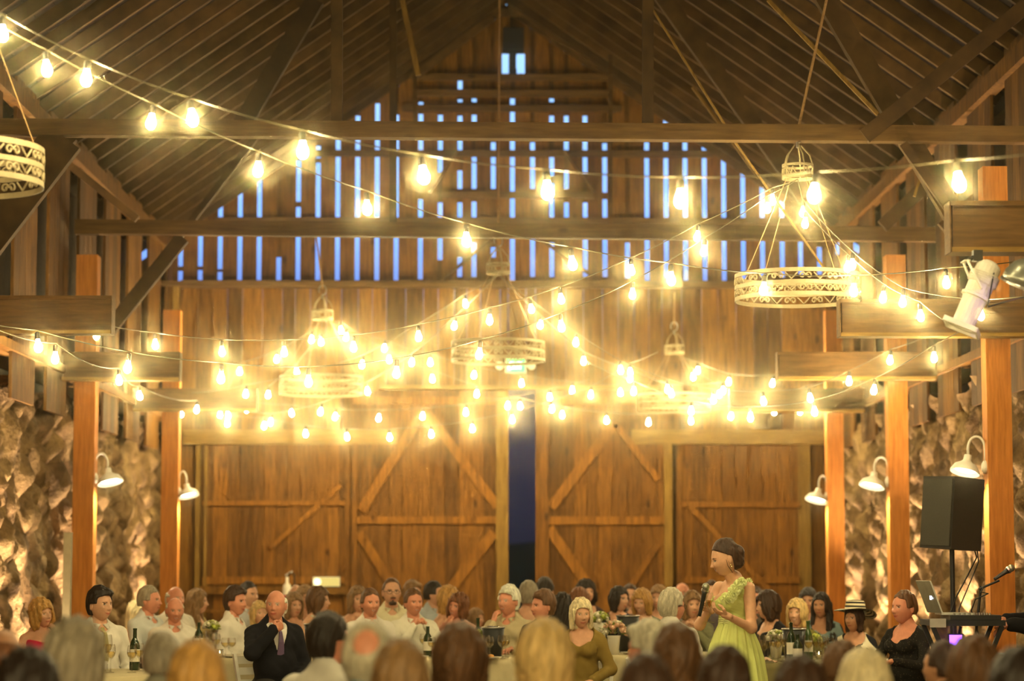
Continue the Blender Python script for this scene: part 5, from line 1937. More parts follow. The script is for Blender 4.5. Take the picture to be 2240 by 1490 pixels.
GREEN = cloth_mat('green_chiffon', (0.70, 0.77, 0.26), 0.75)
GREEN2 = cloth_mat('green_ruffle', (0.80, 0.84, 0.40), 0.75)
bod = [p for p in tor_b[:5]]


def cutb(X, Y, Z, f):
    top_ = 1.285 + 0.10 * np.clip((X + .02) / .12, 0, 1) + 0.02 * np.cos(X * 60)
    f = np.maximum(f, Z - top_)
    return np.maximum(f, 1.03 - Z)


bv, bq = sdf_mesh(bod + [('c', (.125, -.02, 1.33), (.13, .03, 1.37), .03, .03)], 0.0085, k=0.026, grow=0.010, cut=cutb,
                  noise=lambda X, Y, Z: 0.0022 * np.sin((Z * 1.0 + X * 0.9) * 210) + 0 * Y)
mesh_obj('bodice', bv, bq, GREEN, speaker_b)
# belt and pleated skirt
sk_ = MB()
n = 160
prof = [(1.135, .098, .082), (1.12, .112, .095), (1.10, .118, .10), (1.05, .14, .124), (.98, .165, .15), (.88, .19, .175), (.75, .21, .195), (.55, .235, .225), (.3, .285, .28), (.03, .33, .33)]
vs, fs = [], []
for z_, a_, b_ in prof:
    amp = 0.02 * min(1, max(0, (1.12 - z_) / 0.35)) + 0.003
    for j in range(n):
        t = 2 * math.pi * j / n
        w_ = 1 + amp / a_ * (math.sin(t * 17 + 2 * math.sin(z_ * 3)) * 0.8 + 0.5 * math.sin(t * 31 + 1.3) + 0.6 * math.sin(t * 7 + z_ * 2))
        vs.append((a_ * w_ * math.cos(t), .015 + b_ * w_ * math.sin(t), z_))
for i in range(len(prof) - 1):
    for j in range(n):
        fs.append((i * n + j, (i + 1) * n + j, (i + 1) * n + (j + 1) % n, i * n + (j + 1) % n))
sk_.add(vs, fs)
o = sk_.build('skirt', GREEN, speaker_b, origin=(0, 0, 0), smooth=True)
o.location = (0, 0, 0)
bt = MB()
for z_ in (1.118, 1.13, 1.142):
    bt.tube([(.106 * math.cos(t), .015 + .09 * math.sin(t), z_ + .003 * math.sin(t * 14)) for t in np.linspace(0, 2 * math.pi, 49)], .0085, 6, caps=False)
bt.build('belt', GREEN2, speaker_b, origin=(0, 0, 0), smooth=True).location = (0, 0, 0)


def rosette(c, r, nrm, seed):
    mb = MB()
    q = Vector(nrm).to_track_quat('Z', 'Y').to_matrix()
    r2 = random.Random(seed)
    for k in range(5):
        rk = r * (1 - 0.19 * k)
        n = 30
        vs, fs = [], []
        ph_ = r2.uniform(0, 6)
        for i in range(4):
            t = i / 3
            for j in range(n):
                a = 2 * math.pi * j / n
                rad = rk * (0.35 + 0.65 * t) * (1 + 0.09 * math.sin(a * 5 + ph_) * t)
                z = 0.004 + 0.010 * k + 0.012 * t * t * math.sin(a * 7 + ph_) + 0.006 * t
                vs.append(Vector(c) + q @ Vector((rad * math.cos(a), rad * math.sin(a), z)))
        for i in range(3):
            for j in range(n):
                fs.append((i * n + j, i * n + (j + 1) % n, (i + 1) * n + (j + 1) % n, (i + 1) * n + j))
        mb.add(vs, fs, 1.0)
    mb.ball(tuple(c), r * .45, 8)
    o = mb.build('ruffle', GREEN2, speaker_b, origin=(0, 0, 0), smooth=True)
    o.location = (0, 0, 0)


for i, (px, py, dy, r_) in enumerate(((1634, 1280, -.10, .044), (1622, 1276, -.17, .040), (1613, 1285, -.205, .042), (1606, 1295, -.23, .044), (1600, 1306, -.235, .042), (1589, 1313, -.225, .032), (1640, 1292, -.06, .034))):
    rosette(bl(px, py, dy), r_, li((-.35, -1, .25)) if i else li((.3, -.6, .8)), i)
st_ = MB()
st_.tube([bl(1598, 1312, -.20), bl(1612, 1288, -.175), bl(1626, 1277, -.12), bl(1632, 1280, -.02), bl(1622, 1300, .06)], .022, 10)
st_.build('shoulder_strap', GREEN, speaker_b, origin=(0, 0, 0), smooth=True).location = (0, 0, 0)
# hair: dark, pinned up, loose strand
def cut_up(X, Y, Z, f):
    hl = np.minimum(0.084 - 5.0 * X * X, 0.034 - 0.7 * Y)          # hairline: over the brow, down behind the ear
    d = np.maximum(Y - 0.034, (Z - hl) * 0.8)
    f = np.maximum(f, -d)
    return np.maximum(f, -0.088 - Z)


hv_, hq_ = sdf_mesh([('e', (0, 0.014, 0.012), (HX + 0.013, HY + 0.010, HZ + 0.014)), ('e', (0, 0.075, -0.015), (0.06, 0.05, 0.068)), ('e', (0.0, 0.105, 0.02), (0.045, 0.035, 0.045)),
                     ('e', (0.0, 0.02, 0.112), (0.055, 0.06, 0.026)), ('c', (0.03, 0.08, -0.05), (-0.03, 0.085, -0.06), 0.03, 0.026)], 0.0055, k=0.014, cut=cut_up,
                    noise=lambda X, Y, Z: (0.0022 * np.sin(Z * 120 + Y * 70 + X * 30) * np.sin(X * 90 + Y * 40) + 0.001 * np.sin(Y * 200 + Z * 110)) * np.clip((Y + 0.05) * 12, 0, 1))
hm_ = mesh_obj('hair', place(hv_, HMb, hcB), hq_, hair_mat((0.05, 0.022, 0.010)), speaker_b)
ls = MB()
for dx in (-1, 1):
    for off in (0, .004):
        ls.tube([(dx * (.078), -.012, .0), (dx * (.083 + off), -.015, -.04), (dx * (.078 + off), -.005 + off, -.075), (dx * .08, .005, -.10)], .0014, 5)
ls.v = [tuple(q) for q in place(np.array(ls.v), HMb, hcB)]
ls.build('loose_strand', hair_mat((0.05, 0.022, 0.010)), hm_, origin=(0, 0, 0))
er = MB()
er.ball((.082, .008, -.045), .005, 8)
er.ball((.082, .008, -.056), .006, 8)
er.v = [tuple(q) for q in place(np.array(er.v), HMb, hcB)]
er.build('earring', plain('gold', (0.9, 0.7, 0.3), 0.2, 1.0), speaker_b, origin=(0, 0, 0))
# microphone and glass she holds
DGREY = plain('mic_body', (0.02, 0.02, 0.018), 0.35)
MESHM = plain('mic_grille', (0.35, 0.36, 0.28), 0.35, 0.8)


def microphone(a, b, label, cat='microphone'):
    a, b = Vector(a), Vector(b)      # a grille, b tail
    root = empty('microphone', a, label, cat)
    d = (b - a).normalized()
    MB().tube([a + d * .028, a + d * .05, b - d * .02, b], [.0235, .0165, .012, .012], 14).build('handle', DGREY, root, smooth=True)
    g_ = MB()
    g_.ball(a, .0265, 16)
    g_.build('grille', MESHM, root, smooth=True)
    MB().tube([a + d * .018, a + d * .03], [.0262, .0262], 14).build('collar', STEEL, root)
    return root


microphone(P(1544, 1284, BY0 - .10), P(1530, 1348, BY0 - .06), 'black handheld microphone in the hand of the woman in green')
GL = glass('clear_glass')
WINE = glass('sparkling_wine', (1.0, 0.86, 0.5))


def goblet(name, loc, h, r, label, cat, wine=None, group=None, flute=False, par_loc=None):
    root = empty(name, loc, label, cat, group)
    g_ = MB()
    if flute:
        pr_ = [(0.0, .004), (.03, .003), (.03, .0), (0.034, .002), (.006, .008), (.0045, h * .38), (.012, h * .43), (r, h * .62), (r, h * .85), (r * .85, h)]
    else:
        pr_ = [(0.0, 0.0), (r * .9, 0.0), (r * .9, .003), (.006, .008), (.0042, h * .45), (.012, h * .49), (r * .8, h * .60), (r, h * .72), (r * .95, h * .86), (r * .78, h)]
    g_.lathe(pr_, loc, 20)
    g_.build('glass', GL, root, smooth=True)
    if wine:
        w_ = MB()
        w_.lathe([(0.0, h * .5), (r * .70, h * .60), (r * .9, h * .70), (r * .9, h * .74), (0, h * .74)], loc, 16)
        w_.build('wine', wine, root, smooth=True)
    return root


gb = P(1553, 1362, BY0 - .16)
goblet('champagne_flute', gb, .20, .026, 'champagne flute held by the woman in green', 'glass', wine=WINE, flute=True)
# ------------------------------------------------------------------ tables with cloths
LINEN = cloth_mat('ivory_linen', (0.58, 0.50, 0.30), 0.9)
OLIVE = cloth_mat('olive_linen', (0.20, 0.17, 0.07), 0.9)
TOPZ = 0.75


def table(cx, cy, r, label, mat, desc):
    t = empty('round_table', (cx, cy, 0), 'round banquet table hidden beneath the ' + desc, 'table', 'round banquet tables under cloths')
    MB().lathe([(0, TOPZ - .03), (r - .01, TOPZ - .03), (r - .01, TOPZ - .006), (0, TOPZ - .006)], (cx, cy, 0), 40).build('tabletop', BAYD, t)
    for k in range(4):
        a = math.pi / 4 + k * math.pi / 2
        MB().tube([(cx + r * .6 * math.cos(a), cy + r * .6 * math.sin(a), 0), (cx + r * .6 * math.cos(a), cy + r * .6 * math.sin(a), TOPZ - .03)], .018, 8).build('leg', STEEL, t)
    n = 120
    vs, fs = [], []
    pr_ = [(0.0, TOPZ), (r * .5, TOPZ), (r * .97, TOPZ), (r, TOPZ - .006), (r + .012, TOPZ - .05), (r + .03, .5), (r + .05, .25), (r + .07, .015)]
    ph_ = rr.uniform(0, 6)
    for r_, z_ in pr_:
        w_ = max(0, (TOPZ - .05 - z_)) / .7
        for j in range(n):
            a = 2 * math.pi * j / n
            rad = r_ + w_ * (.03 * math.sin(a * 13 + ph_) + .015 * math.sin(a * 29))
            vs.append((cx + rad * math.cos(a), cy + rad * math.sin(a), z_))
    for i in range(len(pr_) - 1):
        for j in range(n):
            fs.append((i * n + j, (i + 1) * n + j, (i + 1) * n + (j + 1) % n, i * n + (j + 1) % n))
    o = MB().add(vs, fs).build('tablecloth', mat, origin=(cx, cy, 0), smooth=True)
    tag(o, label, 'tablecloth')


def lat(px, Y):
    return (px - 1075) / S(Y)


table(lat(262, 17.3), 17.3, .70, 'ivory cloth on the nearest left table, with tall glassware', LINEN, 'nearest left cloth')
table(lat(535, 20.4), 20.4, .58, 'ivory cloth on the left table beside the man in the black suit', LINEN, 'cloth by the suited man')
table(lat(985, 20.3), 20.3, .64, 'ivory cloth on the middle table before the laughing white-haired man', LINEN, 'middle cloth')
table(lat(1395, 21.2), 21.2, .66, 'ivory cloth on the table behind the grey-haired man in glasses', LINEN, 'cloth behind the man in glasses')
table(lat(1730, 19.6), 19.6, .69, 'olive cloth on the right table crowded with wine glasses', OLIVE, 'olive cloth')
table(lat(2100, 14.0), 14.0, .5, 'white cloth on the small table at the lower right', LINEN, 'white cloth at lower right')
table(lat(650, 23.6) , 23.9 + .0, .45, 'ivory cloth on the far table behind the ice bucket', LINEN, 'far cloth behind the ice bucket') if False else None

# ------------------------------------------------------------------ things on the tables
BOTG = plain('dark_bottle_glass', (0.015, 0.03, 0.01), 0.12, spec=0.6)
PORC = plain('porcelain', (0.75, 0.7, 0.58), 0.3, var=0.04)
ROLL = plain('bread_crust', (0.6, 0.3, 0.08), 0.7, var=0.2, scale=40)
FLAME = emit('candle_flame', (1.0, 0.7, 0.3), 25)
WAX = plain('wax', (0.8, 0.7, 0.45), 0.5)
LEAFM = plain('leaf_green', (0.2, 0.3, 0.04), 0.5, var=0.3)
YELG = plain('lime_flower', (0.5, 0.55, 0.1), 0.6, var=0.2)
WHF = plain('white_petal', (0.78, 0.72, 0.55), 0.6)
PKF = plain('blush_petal', (0.78, 0.5, 0.33), 0.6)


def on(px, Y, z=TOPZ):
    return Vector((lat(px, Y), Y, z + 0.001))


gi = 0


def wine_glass(px, Y, label, h=.20, r=.036, wine=True, group='wine glasses on the tables'):
    return goblet('wine_glass', on(px, Y), h, r, label, 'glass', wine=(WINE if wine else None), group=group)


def tumbler(px, Y, label, h=.10):
    p = on(px, Y)
    root = empty('water_tumbler', p, label, 'glass', 'water tumblers on the tables')
    MB().lathe([(0, .003), (.028, .0), (.034, h), (.032, h), (.027, .006)], p, 18).build('glass', GL, root, smooth=True)
    MB().lathe([(0, .008), (.0265, .008), (.030, h * .6), (0, h * .6)], p, 16).build('water', glass('water', (.95, .97, .95)), root, smooth=True)


def bottle(px, Y, label, h=.30, mat=BOTG):
    p = on(px, Y)
    root = empty('wine_bottle', p, label, 'bottle', 'wine bottles on the tables')
    MB().lathe([(0, 0), (.036, 0), (.037, .01), (.037, h * .58), (.030, h * .68), (.014, h * .78), (.0135, h * .96), (.015, h * .965), (.015, h), (0, h)], p, 20).build('glass', mat, root, smooth=True)
    MB().lathe([(.0376, h * .2), (.0376, h * .5)], p, 20).build('paper_label', PORC, root, smooth=True)


def bucket(px, Y, label, z=TOPZ, h=.22, r=.09):
    p = on(px, Y, z)
    root = empty('wine_bucket', p, label, 'bucket')
    MB().lathe([(0, .004), (r * .74, 0), (r, h), (r * .96, h), (r * .7, .01), (0, .01)], p, 30).build('pail', BLACK, root, smooth=True)
    MB().tube([p + Vector((r * math.cos(t), r * math.sin(t), h)) for t in np.linspace(0, 2 * math.pi, 33)], .006, 6, caps=False).build('rim', STEEL, root, smooth=True)
    ic = MB()
    r2 = random.Random(int(px))
    for k in range(26):
        a, q = r2.uniform(0, 6.28), r2.uniform(0, r * .72)
        ic.ball((p.x + q * math.cos(a), p.y + q * math.sin(a), p.z + h - .012 + r2.uniform(-.01, .012)), .016, 6)
    ic.build('ice', glass('ice', (.95, .97, .95)), root)['kind'] = 'stuff'
    return root


def bouquet(px, Y, label, col_mats, r=.10, h=.12, n=16, z=TOPZ):
    p = on(px, Y, z)
    root = empty('flower_arrangement', p, label, 'flowers')
    MB().lathe([(0, 0), (.04, 0), (.055, h * .9), (.06, h), (.052, h), (.036, .01)], p, 20).build('vase', GL if n < 14 else PORC, root, smooth=True)
    r2 = random.Random(int(px) + 5)
    lv = MB()
    for k in range(24):
        a, e_ = r2.uniform(0, 6.28), r2.uniform(.1, 1.2)
        d = Vector((math.cos(a) * math.cos(e_), math.sin(a) * math.cos(e_), math.sin(e_)))
        q = p + Vector((0, 0, h)) + d * r * .4
        e = p + Vector((0, 0, h)) + d * r * r2.uniform(1.0, 1.5)
        s_ = d.cross(Vector((0, 0, 1))).normalized() * .016
        m_ = (q + e) / 2 + Vector((0, 0, .012))
        lv.add([q, m_ + s_, e, m_ - s_], [(0, 1, 2, 3)])
    lv.build('foliage', LEAFM, root)
    for k in range(n):
        a = k * 2.4
        e_ = 1.5 * (1 - (k / n)) ** .8
        d = Vector((math.cos(a) * math.cos(e_), math.sin(a) * math.cos(e_), math.sin(e_)))
        c = p + Vector((0, 0, h + .01)) + d * r * .8
        fb = MB()
        rb = r2.uniform(.026, .036)
        for j in range(3):
            m2 = 12
            vs, fs = [], []
            rk = rb * (1 - .28 * j)
            q_ = d.to_track_quat('Z', 'Y').to_matrix()
            for i in range(3):
                t = i / 2
                for u in range(m2):
                    b_ = 2 * math.pi * u / m2
                    rad = rk * math.sin(.6 + 1.0 * t) * (1 + .12 * math.sin(b_ * 5 + j))
                    vs.append(c + q_ @ Vector((rad * math.cos(b_), rad * math.sin(b_), rk * .9 * t - .01 + .004 * j)))
            for i in range(2):
                for u in range(m2):
                    fs.append((i * m2 + u, i * m2 + (u + 1) % m2, (i + 1) * m2 + (u + 1) % m2, (i + 1) * m2 + u))
            fb.add(vs, fs)
        fb.ball(tuple(c + d * rb * .3), rb * .5, 6)
        fb.build('blossom', col_mats[k % len(col_mats)], root, smooth=True)


def plate(px, Y, label, food=True):
    p = on(px, Y)
    root = empty('dinner_plate', p, label, 'plate', 'dinner plates on the tables')
    MB().lathe([(0, .004), (.07, .002), (.12, .016), (.12, .019), (.07, .007), (0, .008)], p, 30).build('dish', PORC, root, smooth=True)
    if food:
        f_ = MB()
        f_.ball((p.x - .02, p.y, p.z + .025), (.035, .03, .022), 10)
        f_.ball((p.x + .03, p.y + .01, p.z + .022), (.028, .025, .018), 10)
        f_.build('bread_roll', ROLL, root, smooth=True)


def candle(px, Y, label, h=.07):
    p = on(px, Y)
    root = empty('votive_candle', p, label, 'candle', 'votive candles on the tables')
    MB().lathe([(0, .002), (.026, 0), (.032, h), (.030, h), (.025, .005)], p, 18).build('glass_cup', GL, root, smooth=True)
    MB().lathe([(0, .006), (.022, .006), (.022, h * .5), (0, h * .5)], p, 14).build('wax', WAX, root, smooth=True)
    MB().lathe([(0, h * .5), (.004, h * .6), (.0035, h * .7), (0, h * .9)], p, 8).build('flame', FLAME, root, smooth=True)


# right table
for i, (px, Y, h, r_) in enumerate(((1650, 19.5, .21, .036), (1664, 19.9, .19, .034), (1676, 19.35, .20, .036), (1689, 19.75, .19, .034), (1698, 19.25, .21, .038), (1713, 19.15, .235, .042),
                                    (1765, 19.1, .21, .036), (1782, 19.4, .20, .036), (1794, 19.15, .20, .034), (1800, 19.8, .19, .034), (1812, 19.45, .18, .034), (1668, 19.25, .17, .032))):
    wine_glass(px, Y, ['wine glass at the left end of the olive table beside the green gown', 'wine glass just left of the white flowers on the olive table', 'wine glass on the olive cloth near the folded napkin',
                       'wine glass in front of the white flowers', 'wine glass between the flowers and the big goblet', 'largest wine goblet left of the black bucket on the olive table',
                       'wine glass just right of the black bucket', 'wine glass beside the lime green flowers', 'wine glass before the green bottle gap at right', 'wine glass behind the right glasses on olive cloth',
                       'wine glass at the right of the olive table before the tumblers', 'short wine glass at the front left edge of the olive cloth'][i], h, r_)
for i, px in enumerate((1822, 1830, 1838, 1846, 1856)):
    tumbler(px, 20.1 - .07 * (i % 2), 'clear tumbler in the row at the olive table\'s right end, %s' % ['first', 'second', 'middle one', 'fourth', 'last'][i])
bucket(1733, 19.45, 'black wine bucket on the olive table before the blond woman', h=.25, r=.095)
bottle(1727, 19.08, 'dark wine bottle leaning forward of the black bucket', .31)
bottle(1764, 19.62, 'green wine bottle standing right of the black bucket', .31, plain('green_bottle', (.04, .09, .02), .12, spec=.6))
bottle(1741, 19.02, 'small dark bottle with pale label before the black bucket', .22)
bouquet(1694, 20.0, 'round bunch of white and lime flowers on the olive table', [WHF, WHF, YELG], r=.085, h=.13, n=14)
bouquet(1779, 20.1, 'small lime green flowers right of the black wine bucket', [YELG], r=.05, h=.12, n=9)
nk = MB()
nv = []
p = on(1672, 19.05)
for i in range(9):
    for j in range(7):
        u, v = i / 8 - .5, j / 6 - .5
        nv.append((p.x + u * .17, p.y + v * .10, p.z + .008 + .035 * math.exp(-(u * 4) ** 2) * (1 - abs(v)) + .006 * math.sin(u * 25 + v * 9)))
nk.add(nv, [(i * 7 + j, (i + 1) * 7 + j, (i + 1) * 7 + j + 1, i * 7 + j + 1) for i in range(8) for j in range(6)])
o = nk.build('napkin', cloth_mat('blush_napkin', (.75, .5, .36)), origin=tuple(p), smooth=True)
tag(o, 'crumpled blush napkin at the front of the olive table', 'napkin')
o.modifiers.new('t', 'SOLIDIFY').thickness = .004
for px, Y, l_ in ((1655, 19.15, 'candle at the front left of the olive table'), (1787, 19.75, 'candle among the glasses right of the black bucket')):
    candle(px, Y, l_)
# table of the grey-haired man
bucket(1372, 21.2, 'black wine bucket on the table of the clapping woman', h=.32, r=.10)
bouquet(1341, 20.75, 'large bunch of blush roses in a low vase', [PKF, PKF, WHF], r=.125, h=.16, n=22)
bouquet(1311, 21.2, 'greenish white hydrangea spray behind the woman in the olive shawl', [YELG, WHF], r=.08, h=.26, n=16)
wine_glass(1394, 20.8, 'wine glass right of the blush roses', .2, .036)
wine_glass(1409, 21.3, 'wine glass behind the grey-haired crown', .2, .036, False)
plate(1385, 20.85, 'plate with rolls at the table of the blush roses')
# middle table
bucket(1079, 20.35, 'black wine bucket with bright rim in front of the white-haired man', h=.24, r=.095)
for i, (px, Y, h) in enumerate(((1064, 19.85, .19), (1072, 20.1, .17), (1098, 19.85, .19), (1106, 20.15, .18), (1034, 20.6, .17), (928, 20.7, .18), (946, 20.0, .17))):
    wine_glass(px, Y, ['wine glass just left of the bright-rimmed bucket', 'second wine glass left of the bright-rimmed bucket', 'wine glass just right of the bright-rimmed bucket', 'wine glass right of the bucket below the tan shirt',
                       'wine glass below the auburn-haired woman', 'wine glass at the elbow of the man with clasped hands', 'wine glass at the left front of the middle table'][i], h, .036)
bottle(937, 20.3, 'dark wine bottle on the middle table beside the clasped hands', .25)
bottle(1046, 20.75, 'dark wine bottle behind the greenery on the middle table', .31)
bouquet(1050, 20.45, 'lime greenery in a vase left of the bright-rimmed bucket', [YELG, LEAFM], r=.08, h=.12, n=12)
plate(908, 19.95, 'plate with bread before the man with clasped hands')
plate(1066, 19.75, 'plate with a roll below the bright-rimmed bucket')
candle(988, 19.9, 'candle in the middle of the middle table')
# table by the suited man
for i, (px, Y, h) in enumerate(((436, 20.4, .17), (450, 20.7, .18), (466, 20.3, .16), (479, 20.6, .18), (498, 20.2, .16), (512, 20.5, .15))):
    wine_glass(px, Y, ['wine glass furthest left on the suited man\'s table', 'wine glass second from the left on the suited man\'s table', 'short wine glass third from the left by the white shirt',
                       'taller wine glass before the leaning man in white', 'short wine glass near the suited man\'s elbow', 'wine glass nearest the black sleeve'][i], h, .036)
bottle(440, 20.9, 'dark wine bottle beside the long light brown hair', .27)
bouquet(468, 21.0, 'yellow green flowers before the leaning man in white', [YELG, WHF], r=.07, h=.2, n=12)
candle(486, 20.05, 'candle at the front of the suited man\'s table')
plate(520, 20.15, 'plate near the black sleeve of the suited man', False)
# nearest left table
bottle(302, 17.7, 'dark green bottle on the nearest left table', .3)
for i, (px, Y, h) in enumerate(((243, 17.5, .26), (250, 17.25, .2), (296, 17.3, .19), (312, 17.5, .2))):
    wine_glass(px, Y, ['tall goblet in front of the young man in the cream vest', 'wine glass below the cream vest', 'wine glass left of the thin grey hair on the nearest left table', 'wine glass by the dark green bottle'][i], h, .036)
bouquet(120, 16.5, 'loose greenery rising at the lower left', [YELG, LEAFM], r=.13, h=.30, n=12, z=.55) if False else None

# ice bucket on a stand between the left and middle tables
p = on(694, 19.9, 0)
st = empty('bucket_stand', p, 'black stand holding the ice bucket left of the middle', 'stand')
for k in range(3):
    a = k * 2.094 + .4
    MB().tube([p + Vector((.14 * math.cos(a), .14 * math.sin(a), 0)), p + Vector((.03 * math.cos(a), .03 * math.sin(a), .3)), p + Vector((.06 * math.cos(a), .06 * math.sin(a), .775))], .008, 6).build('leg', BLACK, st)
MB().lathe([(0, .775), (.07, .775), (.07, .785), (0, .785)], p, 20).build('tray', BLACK, st)
bucket(694, 19.9, 'black ice bucket with bright rim on a stand left of the middle', z=.788, h=.24, r=.095)

# ------------------------------------------------------------------ sound desk, loudspeaker, lights on the right
SPK = plain('speaker_black', (0.022, 0.02, 0.016), 0.55, var=0.25, scale=80)
SY = 18.55
sp = P(2083, 1239, SY)
st = empty('speaker_stand', (sp.x, SY, 0), 'black tripod stand carrying the loudspeaker', 'stand')
zb = P(2083, 1203, SY).z
MB().tube([(sp.x, SY, .35), (sp.x, SY, zb)], .019, 12).build('pole', BLACK, st)
MB().tube([(sp.x, SY, .25), (sp.x, SY, 1.15)], .026, 12).build('sleeve', BLACK, st)
for k in range(3):
    a = k * 2.094 + .5
    MB().tube([(sp.x, SY, .75), (sp.x + .28 * math.cos(a), SY + .28 * math.sin(a), .012)], .012, 8).build('leg', BLACK, st)
cab = empty('loudspeaker', (sp.x, SY, zb), 'black loudspeaker on a pole, turned to the left', 'loudspeaker')
h_ = P(2083, 1046, SY).z - zb
Rk = Matrix.Rotation(R(-62), 3, 'Z')
tl = Matrix.Rotation(R(4), 3, 'Y')


def cabpt(x, y, z):
    q = Rk @ Vector((x, y, 0))
    q = Vector((q.x, q.y, z))
    q = tl @ q
    return Vector((sp.x, SY, zb + .003)) + q


def cabbox(x0, x1, y0, y1, z0, z1, taper=1.0, mb=None):
    mb = mb or MB()
    vs = [cabpt(x * (1 if y < 0 else taper), y, z) for z in (z0, z1) for (x, y) in ((x0, y0), (x1, y0), (x1, y1), (x0, y1))]
    mb.add(vs, [(0, 3, 2, 1), (4, 5, 6, 7), (0, 1, 5, 4), (1, 2, 6, 5), (2, 3, 7, 6), (3, 0, 4, 7)])
    return mb


cabbox(-.19, .19, -.16, .17, 0, h_, .72).build('cabinet', SPK, cab)
cabbox(-.175, .175, -.172, -.161, .02, h_ - .02).build('front_grille', plain('speaker_grille', (.05, .048, .035), .6, .3, var=.3, scale=200), cab)
rear = cabbox(-.10, .10, .171, .185, .06, h_ - .06).build('rear_panel', BLACK, cab)
for i, zz in enumerate((.12, .2, .28, .36)):
    cabbox(-.06, .06, .186, .19, zz, zz + .035).build('control_strip', DGREY, rear)
cabbox(.03, .045, .186, .192, .42, .43).build('led', emit('blue_led', (.1, .3, 1.0), 12), rear)
cabbox(-.02, .07, .186, .23, h_ - .075, h_ - .05).build('carry_handle', STEEL, cab)
cb = MB()
c1, c2 = cabpt(0, .18, .1), cabpt(.05, .18, .12)
cb.tube([c1, c1 + Vector((.04, 0, -.15)), Vector((sp.x + .10, SY - .02, zb - .22)), Vector((sp.x + .02, SY - .03, zb - .36)), Vector((sp.x - .03, SY - .02, zb - .5)), Vector((sp.x + .03, SY - .02, .7)), Vector((sp.x - .02, SY, .3))], .006, 6)
cb.tube([c2, c2 + Vector((.02, 0, -.2)), Vector((sp.x + .16, SY - .02, zb - .18)), Vector((sp.x + .04, SY - .03, zb - .45)), Vector((sp.x + .05, SY - .02, .8)), Vector((sp.x + .02, SY, .3))], .005, 6)
tag(cb.build('speaker_cable', BLACK, origin=(sp.x, SY, zb)), 'black cables trailing from the loudspeaker down its pole', 'cable')

DY = 16.9
a, b_ = P(2022, 1365, DY), P(2150, 1345, DY)
zt = P(2080, 1352, DY).z
dx0, dx1 = P(2024, 1350, DY).x, P(2185, 1350, DY).x
desk = empty('sound_desk', ((dx0 + dx1) / 2, DY, 0), 'black folding stand and board carrying the laptop', 'desk')
MB().box((dx0, DY - .22, zt - .05), (dx1, DY + .22, zt - .012)).build('board', BLACK, desk)
MB().box((dx0 - .01, DY - .235, zt - .06), (dx0 + .10, DY - .221, zt - .0)).build('end_cap', STEEL, desk)
for s_ in (-1, 1):
    for yy in (-.18, .18):
        MB().bar(((dx0 + dx1) / 2 - s_ * .22, DY + yy, 0), ((dx0 + dx1) / 2 + s_ * .24, DY + yy, zt - .05), .03, .03, up=(0, 1, 0)).build('leg', BLACK, desk)
mx_ = empty('audio_mixer', ((dx0 + dx1) / 2 + .08, DY, zt - .01), 'low black audio mixer lying on the sound desk', 'mixer')
MB().box((dx0 + .14, DY - .18, zt - .010), (dx1 - .02, DY + .18, zt + .022)).build('case', DGREY, mx_)
for i in range(8):
    for j in range(3):
        xk = dx0 + .18 + i * .035
        MB().tube([(xk, DY - .12 + j * .09, zt + .022), (xk, DY - .12 + j * .09, zt + .036)], .007, 8).build('knob', STEEL, mx_)
# laptop seen from its back edge-on
lx0, lz0 = P(2054, 1340, DY).x, zt
lx1, lz1 = P(2028, 1271, DY).x, P(2028, 1271, DY).z
lap = empty('laptop', (lx0, DY, zt), 'open silver laptop standing at the left end of the sound desk', 'laptop')
MB().box((lx0 - .0, DY - .10, zt + .0225), (lx0 + .23, DY + .16, zt + .036)).build('keyboard_base', plain('aluminium', (.6, .6, .55), .35, .9), lap)
lid = MB()
q0, q1 = Vector((lx0, DY - .10, zt + .036)), Vector((lx1, DY - .10, lz1))
nrm = Vector((.985, 0, .15)).normalized() * .010
yv = Vector((-.055, .25, 0))
lid.add([q0, q0 + nrm, q0 + nrm + yv, q0 + yv, q1, q1 + nrm, q1 + nrm + yv, q1 + yv], [(0, 3, 2, 1), (4, 5, 6, 7), (0, 1, 5, 4), (1, 2, 6, 5), (2, 3, 7, 6), (3, 0, 4, 7)])
lo_ = lid.build('lid', plain('aluminium', (.6, .6, .55), .35, .9), lap)
lg_ = MB()
cq = (q0 + q1) / 2 + yv * .3 - nrm * .15
lg_.add([cq + yv * -.05 + Vector((0, 0, -.02)), cq + yv * .1 + Vector((0, 0, -.02)), cq + yv * .1 + Vector((-.002, 0, .02)), cq + yv * -.05 + Vector((-.002, 0, .02))], [(0, 1, 2, 3), (3, 2, 1, 0)])
lg_.build('lit_badge', emit('badge', (.8, .85, 1.0), 2.5), lo_)
# violet screen below the desk
vx = P(2085, 1400, DY)
MBx = empty('music_player', (vx.x, DY - .1, vx.z - .05), 'small screen glowing violet under the sound desk', 'screen')
MB().box((vx.x - .055, DY - .1, vx.z - .05), (vx.x + .055, DY - .07, vx.z + .045)).build('case', BLACK, MBx)
MB().box((vx.x - .045, DY - .104, vx.z - .042), (vx.x + .042, DY - .1005, vx.z + .037)).build('display', emit('violet_screen', (.28, .08, 1.0), 5.0), MBx)
hold = MB()
hold.bar((vx.x, DY - .06, vx.z - .06), (vx.x + .05, DY - .02, zt - .06), .012, .012)
hold.box((vx.x - .05, DY - .11, vx.z - .056), (vx.x + .05, DY - .06, vx.z - .0505))
hold.build('bracket', BLACK, MBx)
